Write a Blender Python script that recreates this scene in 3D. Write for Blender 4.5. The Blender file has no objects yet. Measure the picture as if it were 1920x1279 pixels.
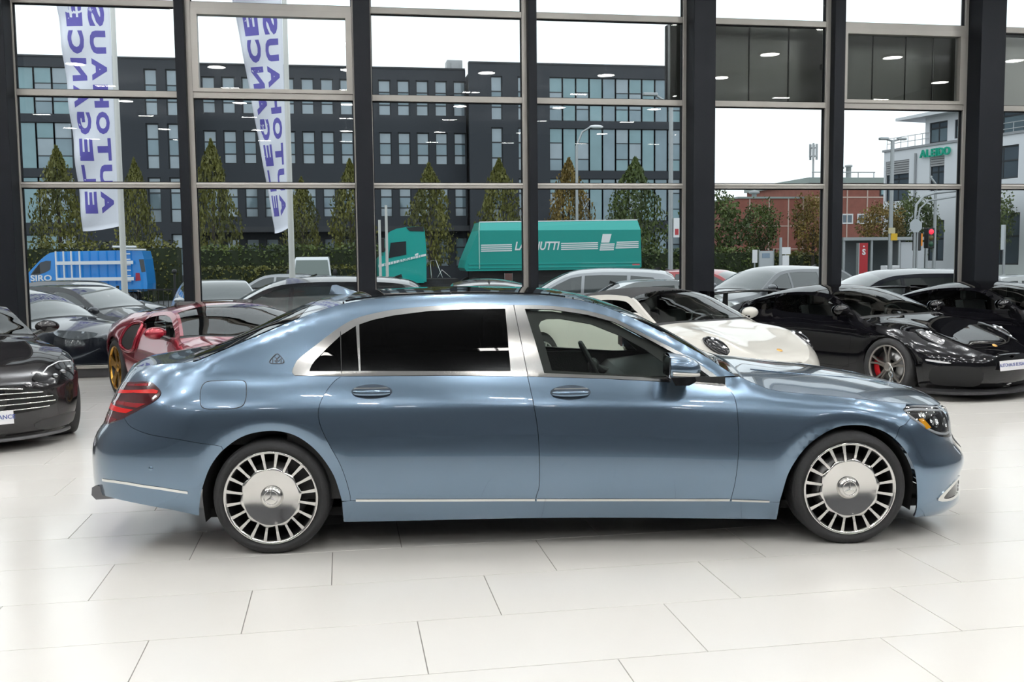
import bpy, bmesh, math, random
import numpy as np
from mathutils import Vector, Matrix
from mathutils.geometry import delaunay_2d_cdt
random.seed(7); RNG = np.random.RandomState(7)
sc = bpy.context.scene
C = sc.collection
PI = math.pi
# ---------------------------------------------------------------- camera, world, exposure
cam = bpy.data.cameras.new('camera'); camo = bpy.data.objects.new('camera', cam); C.objects.link(camo); sc.camera = camo
cam.sensor_width = 36.0; cam.lens = 1861.97 * 36.0 / 1920.0; cam.clip_end = 600
def cam_axes(yaw, pitch, roll):
    r = Vector((math.cos(yaw), -math.sin(yaw), 0)); f = Vector((math.sin(yaw), math.cos(yaw), 0)); u = Vector((0, 0, 1))
    f2 = f*math.cos(pitch) - u*math.sin(pitch); u2 = u*math.cos(pitch) + f*math.sin(pitch)
    return r*math.cos(roll) + u2*math.sin(roll), u2*math.cos(roll) - r*math.sin(roll), f2
_r, _u, _f = cam_axes(math.radians(9.71735), math.radians(4.90203), math.radians(-0.5814))
camo.matrix_world = Matrix(((_r.x, _u.x, -_f.x, 0), (_r.y, _u.y, -_f.y, 0), (_r.z, _u.z, -_f.z, 1.6995), (0, 0, 0, 1)))
world = bpy.data.worlds.new('overcast_sky'); sc.world = world; world.use_nodes = True
_bg = world.node_tree.nodes['Background']; _bg.inputs[0].default_value = (.90, .955, 1.0, 1); _bg.inputs[1].default_value = 1.4
vs = sc.view_settings; vs.view_transform = 'Standard'; vs.look = 'None'; vs.exposure = 0.0; vs.gamma = 1.0; vs.use_curve_mapping = False
sc.cycles.use_denoising = True
sc.cycles.max_bounces = 8; sc.cycles.transparent_max_bounces = 24; sc.cycles.glossy_bounces = 5; sc.cycles.diffuse_bounces = 3
sc.cycles.sample_clamp_indirect = 6.0; sc.cycles.caustics_reflective = False; sc.cycles.caustics_refractive = False
LAMP_POWER = 76.0      # radiance of the showroom's ceiling lamps
FY = 15.3               # the glass front stands at y = FY
CEIL = 6.6
GZ = -.25               # level of the car park outside
# ---------------------------------------------------------------- materials (all node based)
MATS = {}
def mat(name, col=(.5,.5,.5), rough=.5, metal=0., coat=0., coat_rough=.03, spec=.5, emit=0., emit_col=None, noise=None, bump=None, sheen=0., alpha=None):
    """noise=(scale, amount): procedural tone variation; bump=(scale, strength): fine relief"""
    if name in MATS: return MATS[name]
    m = bpy.data.materials.new(name); m.use_nodes = True; nt = m.node_tree; b = nt.nodes['Principled BSDF']
    I = b.inputs; I['Base Color'].default_value = (*col, 1); I['Roughness'].default_value = rough; I['Metallic'].default_value = metal
    I['Coat Weight'].default_value = coat; I['Coat Roughness'].default_value = coat_rough; I['Specular IOR Level'].default_value = spec
    if emit: I['Emission Color'].default_value = (*(emit_col or col), 1); I['Emission Strength'].default_value = emit
    if noise:
        tc = nt.nodes.new('ShaderNodeTexCoord'); n = nt.nodes.new('ShaderNodeTexNoise'); n.inputs['Scale'].default_value = noise[0]; n.inputs['Detail'].default_value = 4
        mx = nt.nodes.new('ShaderNodeMix'); mx.data_type = 'RGBA'; a = noise[1]
        mx.inputs[6].default_value = (*[c*(1-a) for c in col], 1); mx.inputs[7].default_value = (*[min(1, c*(1+a)) for c in col], 1)
        nt.links.new(tc.outputs['Object'], n.inputs['Vector']); nt.links.new(n.outputs['Fac'], mx.inputs[0]); nt.links.new(mx.outputs[2], I['Base Color'])
    if bump:
        tc = nt.nodes.new('ShaderNodeTexCoord'); n = nt.nodes.new('ShaderNodeTexNoise'); n.inputs['Scale'].default_value = bump[0]
        bp = nt.nodes.new('ShaderNodeBump'); bp.inputs['Strength'].default_value = bump[1]; bp.inputs['Distance'].default_value = .02
        nt.links.new(tc.outputs['Object'], n.inputs['Vector']); nt.links.new(n.outputs['Fac'], bp.inputs['Height']); nt.links.new(bp.outputs['Normal'], I['Normal'])
    MATS[name] = m; return m
def glass(name, tint=(.9,.95,.94), ior=1.5, refl=(1,1,1), rough=0.0):
    if name in MATS: return MATS[name]
    m = bpy.data.materials.new(name); m.use_nodes = True; nt = m.node_tree; nt.nodes.clear()
    o = nt.nodes.new('ShaderNodeOutputMaterial'); mx = nt.nodes.new('ShaderNodeMixShader'); t = nt.nodes.new('ShaderNodeBsdfTransparent')
    g = nt.nodes.new('ShaderNodeBsdfGlossy'); f = nt.nodes.new('ShaderNodeFresnel'); f.inputs['IOR'].default_value = ior
    t.inputs[0].default_value = (*tint, 1); g.inputs[0].default_value = (*refl, 1); g.inputs['Roughness'].default_value = rough
    nt.links.new(f.outputs[0], mx.inputs[0]); nt.links.new(t.outputs[0], mx.inputs[1]); nt.links.new(g.outputs[0], mx.inputs[2]); nt.links.new(mx.outputs[0], o.inputs[0])
    MATS[name] = m; return m
def leafmat(name, c1, c2):
    if name in MATS: return MATS[name]
    m = bpy.data.materials.new(name); m.use_nodes = True; nt = m.node_tree; b = nt.nodes['Principled BSDF']
    tc = nt.nodes.new('ShaderNodeTexCoord'); n = nt.nodes.new('ShaderNodeTexNoise'); n.inputs['Scale'].default_value = 1.1; n.inputs['Detail'].default_value = 5
    r = nt.nodes.new('ShaderNodeValToRGB'); r.color_ramp.elements[0].position = .35; r.color_ramp.elements[1].position = .68
    r.color_ramp.elements[0].color = (*c1, 1); r.color_ramp.elements[1].color = (*c2, 1)
    nt.links.new(tc.outputs['Object'], n.inputs['Vector']); nt.links.new(n.outputs['Fac'], r.inputs[0]); nt.links.new(r.outputs[0], b.inputs['Base Color'])
    b.inputs['Roughness'].default_value = .6; MATS[name] = m; return m
# ---------------------------------------------------------------- objects
def tag(o, label=None, cat=None, group=None, kind=None):
    if label: o['label'] = label
    if cat: o['category'] = cat
    if group: o['group'] = group
    if kind: o['kind'] = kind
    return o
def empty(name, loc=(0,0,0), rz=0., label=None, cat=None, group=None):
    o = bpy.data.objects.new(name, None); C.objects.link(o); o.location = loc; o.rotation_euler = (0, 0, rz); o.empty_display_size = .2
    return tag(o, label, cat, group)
def obj(name, me, m=None, parent=None, loc=None, rot=None, label=None, cat=None, group=None, kind=None):
    o = bpy.data.objects.new(name, me); C.objects.link(o)
    if m is not None and not len(me.materials): me.materials.append(m)
    if parent is not None: o.parent = parent
    if loc is not None: o.location = loc
    if rot is not None: o.rotation_euler = rot
    return tag(o, label, cat, group, kind)
def copy_tree(o, parent=None):
    c = o.copy(); C.objects.link(c); c.parent = parent
    for ch in [k for k in bpy.data.objects if k.parent is o]: copy_tree(ch, c)
    return c
KIDS = None
class MB:
    """collects simple solids into one mesh"""
    def __init__(s): s.v = []; s.f = []; s.sm = []
    def add(s, v, f, smooth=False):
        k = len(s.v); s.v += [tuple(float(q) for q in p) for p in v]; s.f += [tuple(int(i) + k for i in q) for q in f]; s.sm += [smooth]*len(f); return s
    def box(s, x0, x1, y0, y1, z0, z1, rz=0., bev=0.):
        if bev > 0:
            bm = bmesh.new(); bmesh.ops.create_cube(bm, size=1)
            for v in bm.verts: v.co = Vector(((x0+x1)/2 + v.co.x*(x1-x0), (y0+y1)/2 + v.co.y*(y1-y0), (z0+z1)/2 + v.co.z*(z1-z0)))
            bmesh.ops.bevel(bm, geom=bm.edges[:], offset=bev, segments=2, profile=.5, affect='EDGES')
            bm.verts.index_update(); V = [v.co[:] for v in bm.verts]; F = [[v.index for v in f.verts] for f in bm.faces]; bm.free()
            return s.add(V, F)
        V = [(x, y, z) for x in (x0, x1) for y in (y0, y1) for z in (z0, z1)]
        return s.add(V, [(0,1,3,2),(4,6,7,5),(0,4,5,1),(2,3,7,6),(0,2,6,4),(1,5,7,3)])
    def tube(s, pts, r, n=8, cap=True, smooth=True):
        pts = [Vector(p) for p in pts]; R = r if isinstance(r, (list, tuple)) else [r]*len(pts); V = []; F = []
        up = None
        for i, p in enumerate(pts):
            d = (pts[min(i+1, len(pts)-1)] - pts[max(i-1, 0)]).normalized()
            if up is None: up = Vector((0,0,1)) if abs(d.z) < .9 else Vector((1,0,0))
            a = d.cross(up).normalized(); b = a.cross(d).normalized(); up = b
            for k in range(n):
                t = 2*PI*k/n; V.append(p + a*math.cos(t)*R[i] + b*math.sin(t)*R[i])
        for i in range(len(pts)-1):
            for k in range(n): F.append((i*n+k, i*n+(k+1)%n, (i+1)*n+(k+1)%n, (i+1)*n+k))
        s.add(V, F, smooth)
        if cap:
            s.add(V[:n], [tuple(range(n))[::-1]]); s.add(V[-n:], [tuple(range(n))])
        return s
    def lathe(s, prof, n=48, axis='y', c=(0,0,0), smooth=True, a0=0., a1=2*PI):
        """prof: list of (radius, position along the axis)"""
        V = []; F = []; full = abs(a1 - a0 - 2*PI) < 1e-6; m = n if full else n + 1
        for k in range(m):
            t = a0 + (a1 - a0)*k/n
            for (r, h) in prof:
                p = (r*math.cos(t), h, r*math.sin(t)) if axis == 'y' else ((r*math.cos(t), r*math.sin(t), h) if axis == 'z' else (h, r*math.cos(t), r*math.sin(t)))
                V.append((p[0]+c[0], p[1]+c[1], p[2]+c[2]))
        q = len(prof)
        for k in range(n):
            k2 = (k+1) % m
            for i in range(q-1): F.append((k*q+i, k*q+i+1, k2*q+i+1, k2*q+i))
        return s.add(V, F, smooth)
    def prism(s, poly, y0, y1, axis='y', smooth=False):
        """poly: 2D outline extruded along an axis"""
        n = len(poly); mk = {'y': lambda a, b, h: (a, h, b), 'z': lambda a, b, h: (a, b, h), 'x': lambda a, b, h: (h, a, b)}[axis]
        V = [mk(a, b, y0) for a, b in poly] + [mk(a, b, y1) for a, b in poly]
        return s.add(V, [tuple(range(n))[::-1], tuple(range(n, 2*n))] + [(i, (i+1) % n, n+(i+1) % n, n+i) for i in range(n)], smooth)
    def ball(s, c, r, n=12, m=8):
        rx, ry, rz = r if isinstance(r, (tuple, list)) else (r, r, r); V = []; F = []
        for i in range(m+1):
            a = PI*i/m
            for k in range(n): t = 2*PI*k/n; V.append((c[0]+rx*math.sin(a)*math.cos(t), c[1]+ry*math.sin(a)*math.sin(t), c[2]+rz*math.cos(a)))
        for i in range(m):
            for k in range(n): F.append((i*n+k, (i+1)*n+k, (i+1)*n+(k+1)%n, i*n+(k+1)%n))
        return s.add(V, F, True)
    def mesh(s, name='mesh'):
        me = bpy.data.meshes.new(name); me.from_pydata(s.v, [], s.f); 
        if any(s.sm): me.polygons.foreach_set('use_smooth', s.sm)
        bm = bmesh.new(); bm.from_mesh(me); bmesh.ops.recalc_face_normals(bm, faces=bm.faces[:]) if len(s.f) < 60000 else None; bm.to_mesh(me); bm.free()
        me.update(); return me
    def build(s, name, m, parent=None, **k): return obj(name, s.mesh(name), m, parent, **k)
def raw_mesh(name, V, F, smooth=True):
    me = bpy.data.meshes.new(name); me.from_pydata([tuple(map(float, p)) for p in V], [], [tuple(map(int, f)) for f in F])
    if smooth: me.polygons.foreach_set('use_smooth', [True]*len(F))
    me.update(); return me
def text_mesh(body, size=1., extrude=.002, sx=1., shear=0., space=1., bold=0.):
    cu = bpy.data.curves.new('lettering', 'FONT'); cu.body = body; cu.size = size; cu.extrude = extrude; cu.align_x = 'CENTER'; cu.align_y = 'CENTER'
    cu.shear = shear; cu.space_character = space; cu.resolution_u = 3; cu.offset = bold
    o = bpy.data.objects.new('lettering', cu); C.objects.link(o); dg = bpy.context.evaluated_depsgraph_get()
    me = bpy.data.meshes.new_from_object(o.evaluated_get(dg)); bpy.data.objects.remove(o); bpy.data.curves.remove(cu)
    if sx != 1.: me.transform(Matrix.Diagonal((sx, 1, 1, 1)))
    return me
# ---------------------------------------------------------------- car surface maths
def pchip(tab):
    tab = sorted(tab); X = np.array([a for a, b in tab], float); Y = np.array([b for a, b in tab], float)
    if len(X) == 1: return lambda x: np.zeros_like(np.asarray(x, float)) + Y[0]
    h = np.diff(X); dl = np.diff(Y) / h; m = np.zeros(len(X)); m[0] = dl[0]; m[-1] = dl[-1]
    for i in range(1, len(X) - 1):
        if dl[i-1] * dl[i] > 0:
            w1 = 2*h[i] + h[i-1]; w2 = h[i] + 2*h[i-1]; m[i] = (w1 + w2) / (w1/dl[i-1] + w2/dl[i])
    def f(x):
        x = np.clip(np.asarray(x, float), X[0], X[-1]); i = np.clip(np.searchsorted(X, x) - 1, 0, len(X) - 2)
        t = (x - X[i]) / h[i]
        return ((2*t**3 - 3*t**2 + 1)*Y[i] + (t**3 - 2*t**2 + t)*h[i]*m[i] + (-2*t**3 + 3*t**2)*Y[i+1] + (t**3 - t**2)*h[i]*m[i+1])
    return f

class Surf:
    """Body skin of a car: side skin y = w(x, z) below the edge line ze(x), top skin z = h(x, y) above it."""
    def __init__(s, sp):
        s.W = pchip(sp['W']); s.zb = pchip(sp['belt']); s.ze = pchip(sp['edge']); s.zc = pchip(sp['crown'])
        s.xf = pchip(sp['xf']); s.xr = pchip(sp['xr']); s.ds = pchip(sp['sec']); s.lean = sp.get('lean', (.5, .25))
        s.Lf, s.pf, s.qf = sp.get('cf', (.8, 3., 3.1)); s.Lr, s.pr, s.qr = sp.get('cr', (.8, 3., 3.1))
        s.roll = pchip(sp.get('roll', [(0, .03)])); s.cz = pchip(sp.get('crease', [(0, .8)])); s.ca = pchip(sp.get('crease_a', [(0, 0.)]))
        s.bumps = sp.get('bumps', []); s.tops = sp.get('tops', []); s.arch = sp.get('arch', []); s.tp = sp.get('tp', 2.2)
        s.ain = sp.get('arch_in', .018)
        d = np.concatenate([np.linspace(0, 1, 400)**3 * s.Lf]); y = .9 * s.cf(d)
        s.df = d; s.Sf = np.concatenate([[0], np.cumsum(np.hypot(np.diff(d), np.diff(y)))]); s.c_f = s.Sf[-1] - s.Lf
        d = np.linspace(0, 1, 400)**3 * s.Lr; y = .9 * s.cr(d)
        s.dr = d; s.Sr = np.concatenate([[0], np.cumsum(np.hypot(np.diff(d), np.diff(y)))]); s.c_r = s.Sr[-1] - s.Lr
    def cf(s, d):
        e = np.clip(d / s.Lf, 0, 1); return (1 - (1 - e)**s.pf)**(1 / s.qf)
    def cr(s, d):
        e = np.clip(d / s.Lr, 0, 1); return (1 - (1 - e)**s.pr)**(1 / s.qr)
    def w(s, x, z):
        x = np.asarray(x, float); z = np.asarray(z, float)
        zb = s.zb(x); d = s.ds(np.clip(z / zb, 0, 1)); up = np.clip(z - zb, 0, None)
        d = d + s.lean[0]*up + s.lean[1]*up*up
        r = np.maximum(s.roll(x), 1e-4); ze = s.ze(x); t = np.clip((z - (ze - r)) / r, 0, 1)
        d = d + r * (1 - np.sqrt(1 - (.93*t)**2)) * .8
        dz = z - s.cz(x); d = d + s.ca(x) * .1 * np.tanh(np.sqrt(dz*dz + 3e-5) / .1)
        for (bx, bz, rx, rz, amp) in s.bumps: d = d - amp * np.exp(-((x - bx)/rx)**2 - ((z - bz)/rz)**2)
        for (ax, az, ar) in s.arch:
            q = np.clip(1 - (np.hypot(x - ax, z - az) - ar) / .075, 0, 1); d = d + s.ain * q*q
        return np.maximum(s.W(x) - d, .0) * s.cf(s.xf(z) - x) * s.cr(x - s.xr(z))
    def u_of(s, x, z):
        df = np.clip(s.xf(z) - x, 0, None); dr = np.clip(x - s.xr(z), 0, None)
        ef = np.where(df < s.Lf, np.interp(df, s.df, s.Sf) - df, s.c_f)
        er = np.where(dr < s.Lr, np.interp(dr, s.dr, s.Sr) - dr, s.c_r)
        return x + (s.c_f - ef) - (s.c_r - er)
    def x_of(s, u, z):
        xf = s.xf(z); xr = s.xr(z)
        a = s.c_f + xf - u; b = u - xr + s.c_r
        x = np.where(a < s.Sf[-1], xf - np.interp(a, s.Sf, s.df), u)
        return np.where(b < s.Sr[-1], xr + np.interp(b, s.Sr, s.dr), x)
    def P(s, u, z):
        x = s.x_of(u, z); return np.stack([x, s.w(x, z), z], -1)
    def N(s, u, z):
        e = .004; a = s.P(u + e, z) - s.P(u - e, z); b = s.P(u, z + e) - s.P(u, z - e)
        n = np.cross(b, a); n /= np.linalg.norm(n, axis=-1, keepdims=True) + 1e-9
        return n * np.where(n[..., 1:2] < -.2, -1, 1)
    def T(s, x, t):
        """top skin, t = y / edge half width"""
        x = np.asarray(x, float); t = np.asarray(t, float)
        ze = s.ze(x); ye = s.w(x, ze); z = ze + (s.zc(x) - ze) * (1 - np.abs(t)**s.tp)
        for (bx, by, rx, ry, amp) in s.tops: z = z + amp * np.exp(-((x - bx)/rx)**2 - ((np.abs(t*ye) - by)/ry)**2) * (1 - np.abs(t)**8)
        return np.stack([x, t*ye, z], -1)
LIMO = dict(
    W=[(-1.25,.87),(-.9,.92),(-.4,.945),(0,.95),(1.7,.95),(2.7,.948),(3.37,.945),(3.8,.925),(4.3,.88)],
    belt=[(-1.2,1.0),(-.5,1.03),(.4,1.03),(1.0,1.025),(1.5,1.013),(2.1,.987),(2.65,.94),(3.4,.88),(4.2,.8)],
    edge=[(-1.2,1.03),(-.93,1.045),(-.85,1.058),(-.72,1.078),(-.56,1.096),(-.44,1.105),(-.34,1.142),(-.18,1.206),(-.01,1.276),(.16,1.345),(.3,1.395),(.44,1.432),(.575,1.452),(.7,1.463),(1.11,1.474),(1.545,1.463),(1.81,1.434),(1.94,1.402),(2.0,1.38),(2.2,1.293),(2.335,1.222),(2.47,1.144),(2.56,1.092),(2.7,.999),(2.76,.972),(2.86,.927),(2.91,.908),(3.04,.886),(3.18,.873),(3.51,.834),(3.74,.803),(3.95,.775),(4.06,.757),(4.2,.735)],
    crown=[(-1.0,1.06),(-.92,1.075),(-.75,1.095),(-.6,1.105),(-.55,1.115),(-.424,1.17),(-.262,1.24),(0,1.362),(.17,1.427),(.35,1.462),(.69,1.486),(1.1,1.493),(1.56,1.481),(1.84,1.45),(2.0,1.408),(2.2,1.33),(2.47,1.19),(2.7,1.06),(2.82,1.018),(2.9,1.008),(3.225,.962),(3.375,.948),(3.645,.908),(3.893,.857),(4.05,.813),(4.15,.775),(4.2,.745)],
    xf=[(.08,4.10),(.118,4.235),(.162,4.275),(.207,4.265),(.274,4.25),(.33,4.255),(.413,4.28),(.441,4.275),(.519,4.215),(.553,4.2),(.674,4.185),(.729,4.165),(.76,4.14),(.8,4.09)],
    xr=[(.2,-.95),(.262,-1.09),(.277,-1.165),(.316,-1.2),(.361,-1.205),(.457,-1.205),(.563,-1.2),(.633,-1.18),(.679,-1.155),(.71,-1.125),(.847,-1.07),(.9,-1.045),(.99,-.995),(1.045,-.965),(1.08,-.93)],
    sec=[(0,.11),(.1,.095),(.155,.075),(.19,.06),(.25,.04),(.3,.025),(.35,.016),(.42,.006),(.5,.001),(.56,0),(.64,.003),(.72,.010),(.79,.021),(.83,.030),(.88,.048),(.94,.074),(1,.105)],
    lean=(.32,.18), roll=[(-1.2,.06),(-.5,.05),(-.2,.02),(2.5,.02),(2.8,.03),(3.2,.05),(4.2,.05)],
    crease=[(0,.85),(2.7,.843),(3.4,.8),(3.9,.78)], crease_a=[(.2,0),(.9,.02),(1.5,.085),(3.0,.085),(3.5,.05),(3.8,0)],
    arch=[(.02,.325,.395),(3.368,.312,.395)])
# ---------------------------------------------------------------- car panels cut from a body skin
def inside(poly, P):
    x = P[:, 0]; y = P[:, 1]; c = np.zeros(len(P), bool); n = len(poly)
    for i in range(n):
        x0, y0 = poly[i]; x1, y1 = poly[(i+1) % n]
        if y0 == y1: continue
        k = ((y0 > y) != (y1 > y)) & (x < (x1 - x0)*(y - y0)/(y1 - y0) + x0); c ^= k
    return c
def resample(poly, sp):
    out = []
    for i in range(len(poly)):
        a = np.array(poly[i], float); b = np.array(poly[(i+1) % len(poly)], float); L = np.hypot(*(b-a))
        if L < 1e-5: continue
        n = max(1, int(math.ceil(L/sp)))
        for k in range(n): out.append(a + (b-a)*k/n)
    return np.array(out)
def smooth_line(pts, n=6):
    """Catmull-Rom through an open line"""
    P = [np.array(p, float) for p in pts]; P = [2*P[0]-P[1]] + P + [2*P[-1]-P[-2]]; out = []
    for i in range(1, len(P)-2):
        for k in range(n):
            t = k/n; a, b, c, d = P[i-1:i+3]
            out.append(tuple(.5*((2*b) + (-a+c)*t + (2*a-5*b+4*c-d)*t*t + (-a+3*b-3*c+d)*t**3)))
    out.append(tuple(P[-2])); return out
def closed(pts, n=5):
    m = len(pts); P = [np.array(p, float) for p in pts]; out = []
    for i in range(m):
        a, b, c, d = P[i-1], P[i], P[(i+1) % m], P[(i+2) % m]
        for k in range(n):
            t = k/n; out.append(tuple(.5*((2*b) + (-a+c)*t + (2*a-5*b+4*c-d)*t*t + (-a+3*b-3*c+d)*t**3)))
    return out
def inset(Q, d):
    """shrink a closed outline by d (small joints between panels)"""
    n = len(Q); A = .5*np.sum(Q[:, 0]*np.roll(Q[:, 1], -1) - np.roll(Q[:, 0], -1)*Q[:, 1]); sg = 1 if A > 0 else -1
    e = np.roll(Q, -1, 0) - Q; e /= np.linalg.norm(e, axis=1, keepdims=True) + 1e-9; nrm = np.stack([-e[:, 1], e[:, 0]], 1)*sg
    m = nrm + np.roll(nrm, 1, 0); m /= np.maximum((m*m).sum(1, keepdims=True), .5); return Q + 2*d*m*.5*1.0 if False else Q + m*d*1.0
def side_panel(S, poly, sp=.035, off=0., lip=.014, holes=(), gap=.0, sides=(-1,), tip=False, fine=None):
    """returns (verts, faces): the skin inside an outline given in side view (x, z)"""
    poly = resample(poly, fine or sp)
    Q = np.stack([S.u_of(poly[:, 0], poly[:, 1]), poly[:, 1]], 1)
    k = np.hypot(*(np.roll(Q, -1, 0) - Q).T) > .0035; Q = Q[k]
    if gap: Q = inset(Q, gap)
    H = []
    for h in holes:
        h = resample(h, fine or sp); h = np.stack([S.u_of(h[:, 0], h[:, 1]), h[:, 1]], 1); H.append(inset(h, -gap) if gap else h)
    lo = Q.min(0); hi = Q.max(0); gx = np.arange(lo[0] + sp/2, hi[0], sp); gz = np.arange(lo[1] + sp/2, hi[1], sp)
    G = np.array([(a, b) for b in gz for a in gx]) if len(gx) and len(gz) else np.zeros((0, 2))
    if len(G):
        ok = inside(Q, G)
        for h in H: ok &= ~inside(h, G)
        G = G[ok]; B = np.concatenate([Q] + H)
        if len(G): G = G[np.array([np.min((B[:, 0]-g[0])**2 + (B[:, 1]-g[1])**2) > (.45*sp)**2 for g in G])]
    P2 = [Vector(p) for p in Q]; E = [(i, (i+1) % len(Q)) for i in range(len(Q))]; rings = [list(range(len(Q)))]
    for h in H:
        b = len(P2); P2 += [Vector(p) for p in h]; E += [(b+i, b+(i+1) % len(h)) for i in range(len(h))]; rings.append(list(range(b, b+len(h))))
    P2 += [Vector(p) for p in G]
    vo, eo, fo, ov, oe, of = delaunay_2d_cdt(P2, E, [], 0, 1e-6)
    V2 = np.array([(v[0], v[1]) for v in vo]); F = np.array([f for f in fo if len(f) == 3])
    cen = V2[F].mean(1); ok = inside(Q, cen)
    for h in H: ok &= ~inside(h, cen)
    tri = V2[F]; e1 = tri[:, 1] - tri[:, 0]; e2 = tri[:, 2] - tri[:, 0]; ar = np.abs(e1[:, 0]*e2[:, 1] - e1[:, 1]*e2[:, 0]); lg = np.max(np.stack([np.hypot(*e1.T), np.hypot(*e2.T), np.hypot(*(e2-e1).T)]), 0)
    ok &= ar/(lg + 1e-9) > 4e-4        # no slivers along straight edges
    F = F[ok]; m = {}
    for i, src in enumerate(ov):
        for q in src: m[q] = i
    u, z = V2[:, 0], V2[:, 1]; P = S.P(u, z); Nn = S.N(u, z); P = P + Nn*off
    Vs = []; Fs = []
    for sg in sides:
        T = P*np.array([1, sg, 1]); base = len(Vs); Vs += list(T)
        a, b, c = T[F[:, 0]], T[F[:, 1]], T[F[:, 2]]; nn = np.cross(b-a, c-a); want = (Nn*np.array([1, sg, 1]))[F[:, 0]]
        flip = (nn*want).sum(1) < 0
        for f, fl in zip(F, flip): Fs.append(tuple(base + (f[::-1] if fl else f)))
        if lip:
            for r in rings:
                ix = [m.get(q, 0) for q in r]; n = len(ix); k = len(Vs)
                Vs += [T[i] for i in ix] + [T[i] - Nn[i]*np.array([1, sg, 1])*lip for i in ix]
                for i in range(n):
                    j = (i+1) % n
                    if tip and abs(T[ix[i]][1]) < .004 and abs(T[ix[j]][1]) < .004: continue
                    Fs.append((k+i, k+j, k+n+j, k+n+i))
    return Vs, Fs
def top_panel(S, x0, x1, t0=-1., t1=1., nx=24, nt=20, off=0., lip=.012, gr=1.):
    """x0, x1: numbers or functions of t; returns (verts, faces) of a piece of the top skin"""
    f0 = x0 if callable(x0) else (lambda t: x0 + 0*t); f1 = x1 if callable(x1) else (lambda t: x1 + 0*t)
    t = np.linspace(t0, t1, nt+1); s = np.linspace(0, 1, nx+1); s = 1 - (1 - s)**gr
    X = f0(t)[None, :]*(1 - s)[:, None] + f1(t)[None, :]*s[:, None]; Tt = np.broadcast_to(t[None, :], X.shape)
    P = S.T(X, Tt); e = 1e-3
    n = np.cross(S.T(X + e, Tt) - S.T(X - e, Tt), S.T(X, np.clip(Tt + e, -1, 1)) - S.T(X, np.clip(Tt - e, -1, 1))); n /= np.linalg.norm(n, axis=-1, keepdims=True) + 1e-9
    n *= np.where(n[..., 2:] < 0, -1, 1); P = P + n*off
    a, b = X.shape; V = list(P.reshape(-1, 3)); F = [(i*b+j, (i+1)*b+j, (i+1)*b+j+1, i*b+j+1) for i in range(a-1) for j in range(b-1)]
    if lip:
        ring = [j for j in range(b)] + [i*b+b-1 for i in range(1, a)] + [(a-1)*b+j for j in range(b-2, -1, -1)] + [i*b for i in range(a-2, 0, -1)]
        k = len(V); Nf = n.reshape(-1, 3); m = len(ring); V += [V[i] for i in ring] + [V[i] - Nf[i]*lip for i in ring]
        F += [(k+i, k+(i+1) % m, k+m+(i+1) % m, k+m+i) for i in range(m)]
    return V, F
def pobj(name, vf, m, parent, **k): return obj(name, raw_mesh(name, *vf), m, parent, **k)
def both(name, S, poly, m, root, **k):
    """the same panel on both flanks of the car"""
    kw = {q: k.pop(q) for q in ('label',) if q in k}
    return [pobj(name, side_panel(S, poly, sides=(sg,), **k), m, root, **kw) for sg in (-1, 1)]
def wheel_arch(S, ax, az, ar, m, root, inner=.5, n=26):
    for sg in (-1, 1):
        V = []
        for i in range(n+1):
            a = -.42 + (PI+.84)*i/n; x = ax + ar*(math.cos(a) if a > 0 and a < PI else math.copysign(1., math.cos(a))); z = max(az + ar*math.sin(a), .17); V += [(x, sg*(float(S.w(x, z))-.028), z), (x, sg*inner, z)]
        F = [(2*i, 2*i+1, 2*i+3, 2*i+2) for i in range(n)] + [tuple(2*i+1 for i in range(n+1))]
        pobj('wheel_arch', (V, F), m, root)
# ---------------------------------------------------------------- wheels
def M():
    return dict(rubber=mat('tire_rubber', (.012,.012,.013), .75, bump=(60,.15)), black=mat('black_trim', (.01,.01,.011), .45), gloss=mat('gloss_black', (.006,.006,.007), .08, coat=.5),
        chrome=mat('chrome', (.78,.78,.76), .09, 1.), alu=mat('polished_aluminium', (.74,.73,.71), .14, 1., noise=(3,.04)), mach=mat('machined_alloy', (.62,.62,.62), .3, 1.),
        disc=mat('brake_disc', (.3,.3,.3), .35, 1., noise=(30,.1)), dark=mat('dark_cavity', (.004,.004,.004), .9), leather=mat('dark_leather', (.012,.012,.012), .5, bump=(90,.15)),
        satin=mat('satin_chrome', (.42,.42,.41), .15, 1.), white=mat('plate_white', (.8,.8,.82), .4), blue=mat('plate_blue', (.02,.05,.25), .5))
def tire_mesh(R=.335, rim=.272, hw=.133, zc=.328):
    b = MB(); b.lathe([(rim, -hw+.02), (rim+.015, -hw+.004), (rim+.4*(R-rim), -hw), (R-.014, -hw+.012), (R-.003, -hw+.035), (R, -hw+.06), (R, hw-.06), (R-.003, hw-.035), (R-.014, hw-.012), (rim+.4*(R-rim), hw), (rim, hw-.02)], 72)
    for g in (-.055, -.02, .02, .055): b.lathe([(R+.0005, g-.004), (R-.004, g-.003), (R-.004, g+.003), (R+.0005, g+.004)], 48)
    b.v = [(x, y, max(z, -zc)) for x, y, z in b.v]; return b.mesh('tire')
def star3(r, y, th=.004):
    V = []; F = []
    for k in range(3):
        a = PI/2 + 2*PI*k/3; w = .16*r; i = len(V)
        V += [(r*math.cos(a), y, r*math.sin(a)), (w*math.cos(a+PI/3), y, w*math.sin(a+PI/3)), (0, y-th, 0), (w*math.cos(a-PI/3), y, w*math.sin(a-PI/3))]
        F += [(i, i+1, i+2), (i, i+2, i+3)]
    return V, F
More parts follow.
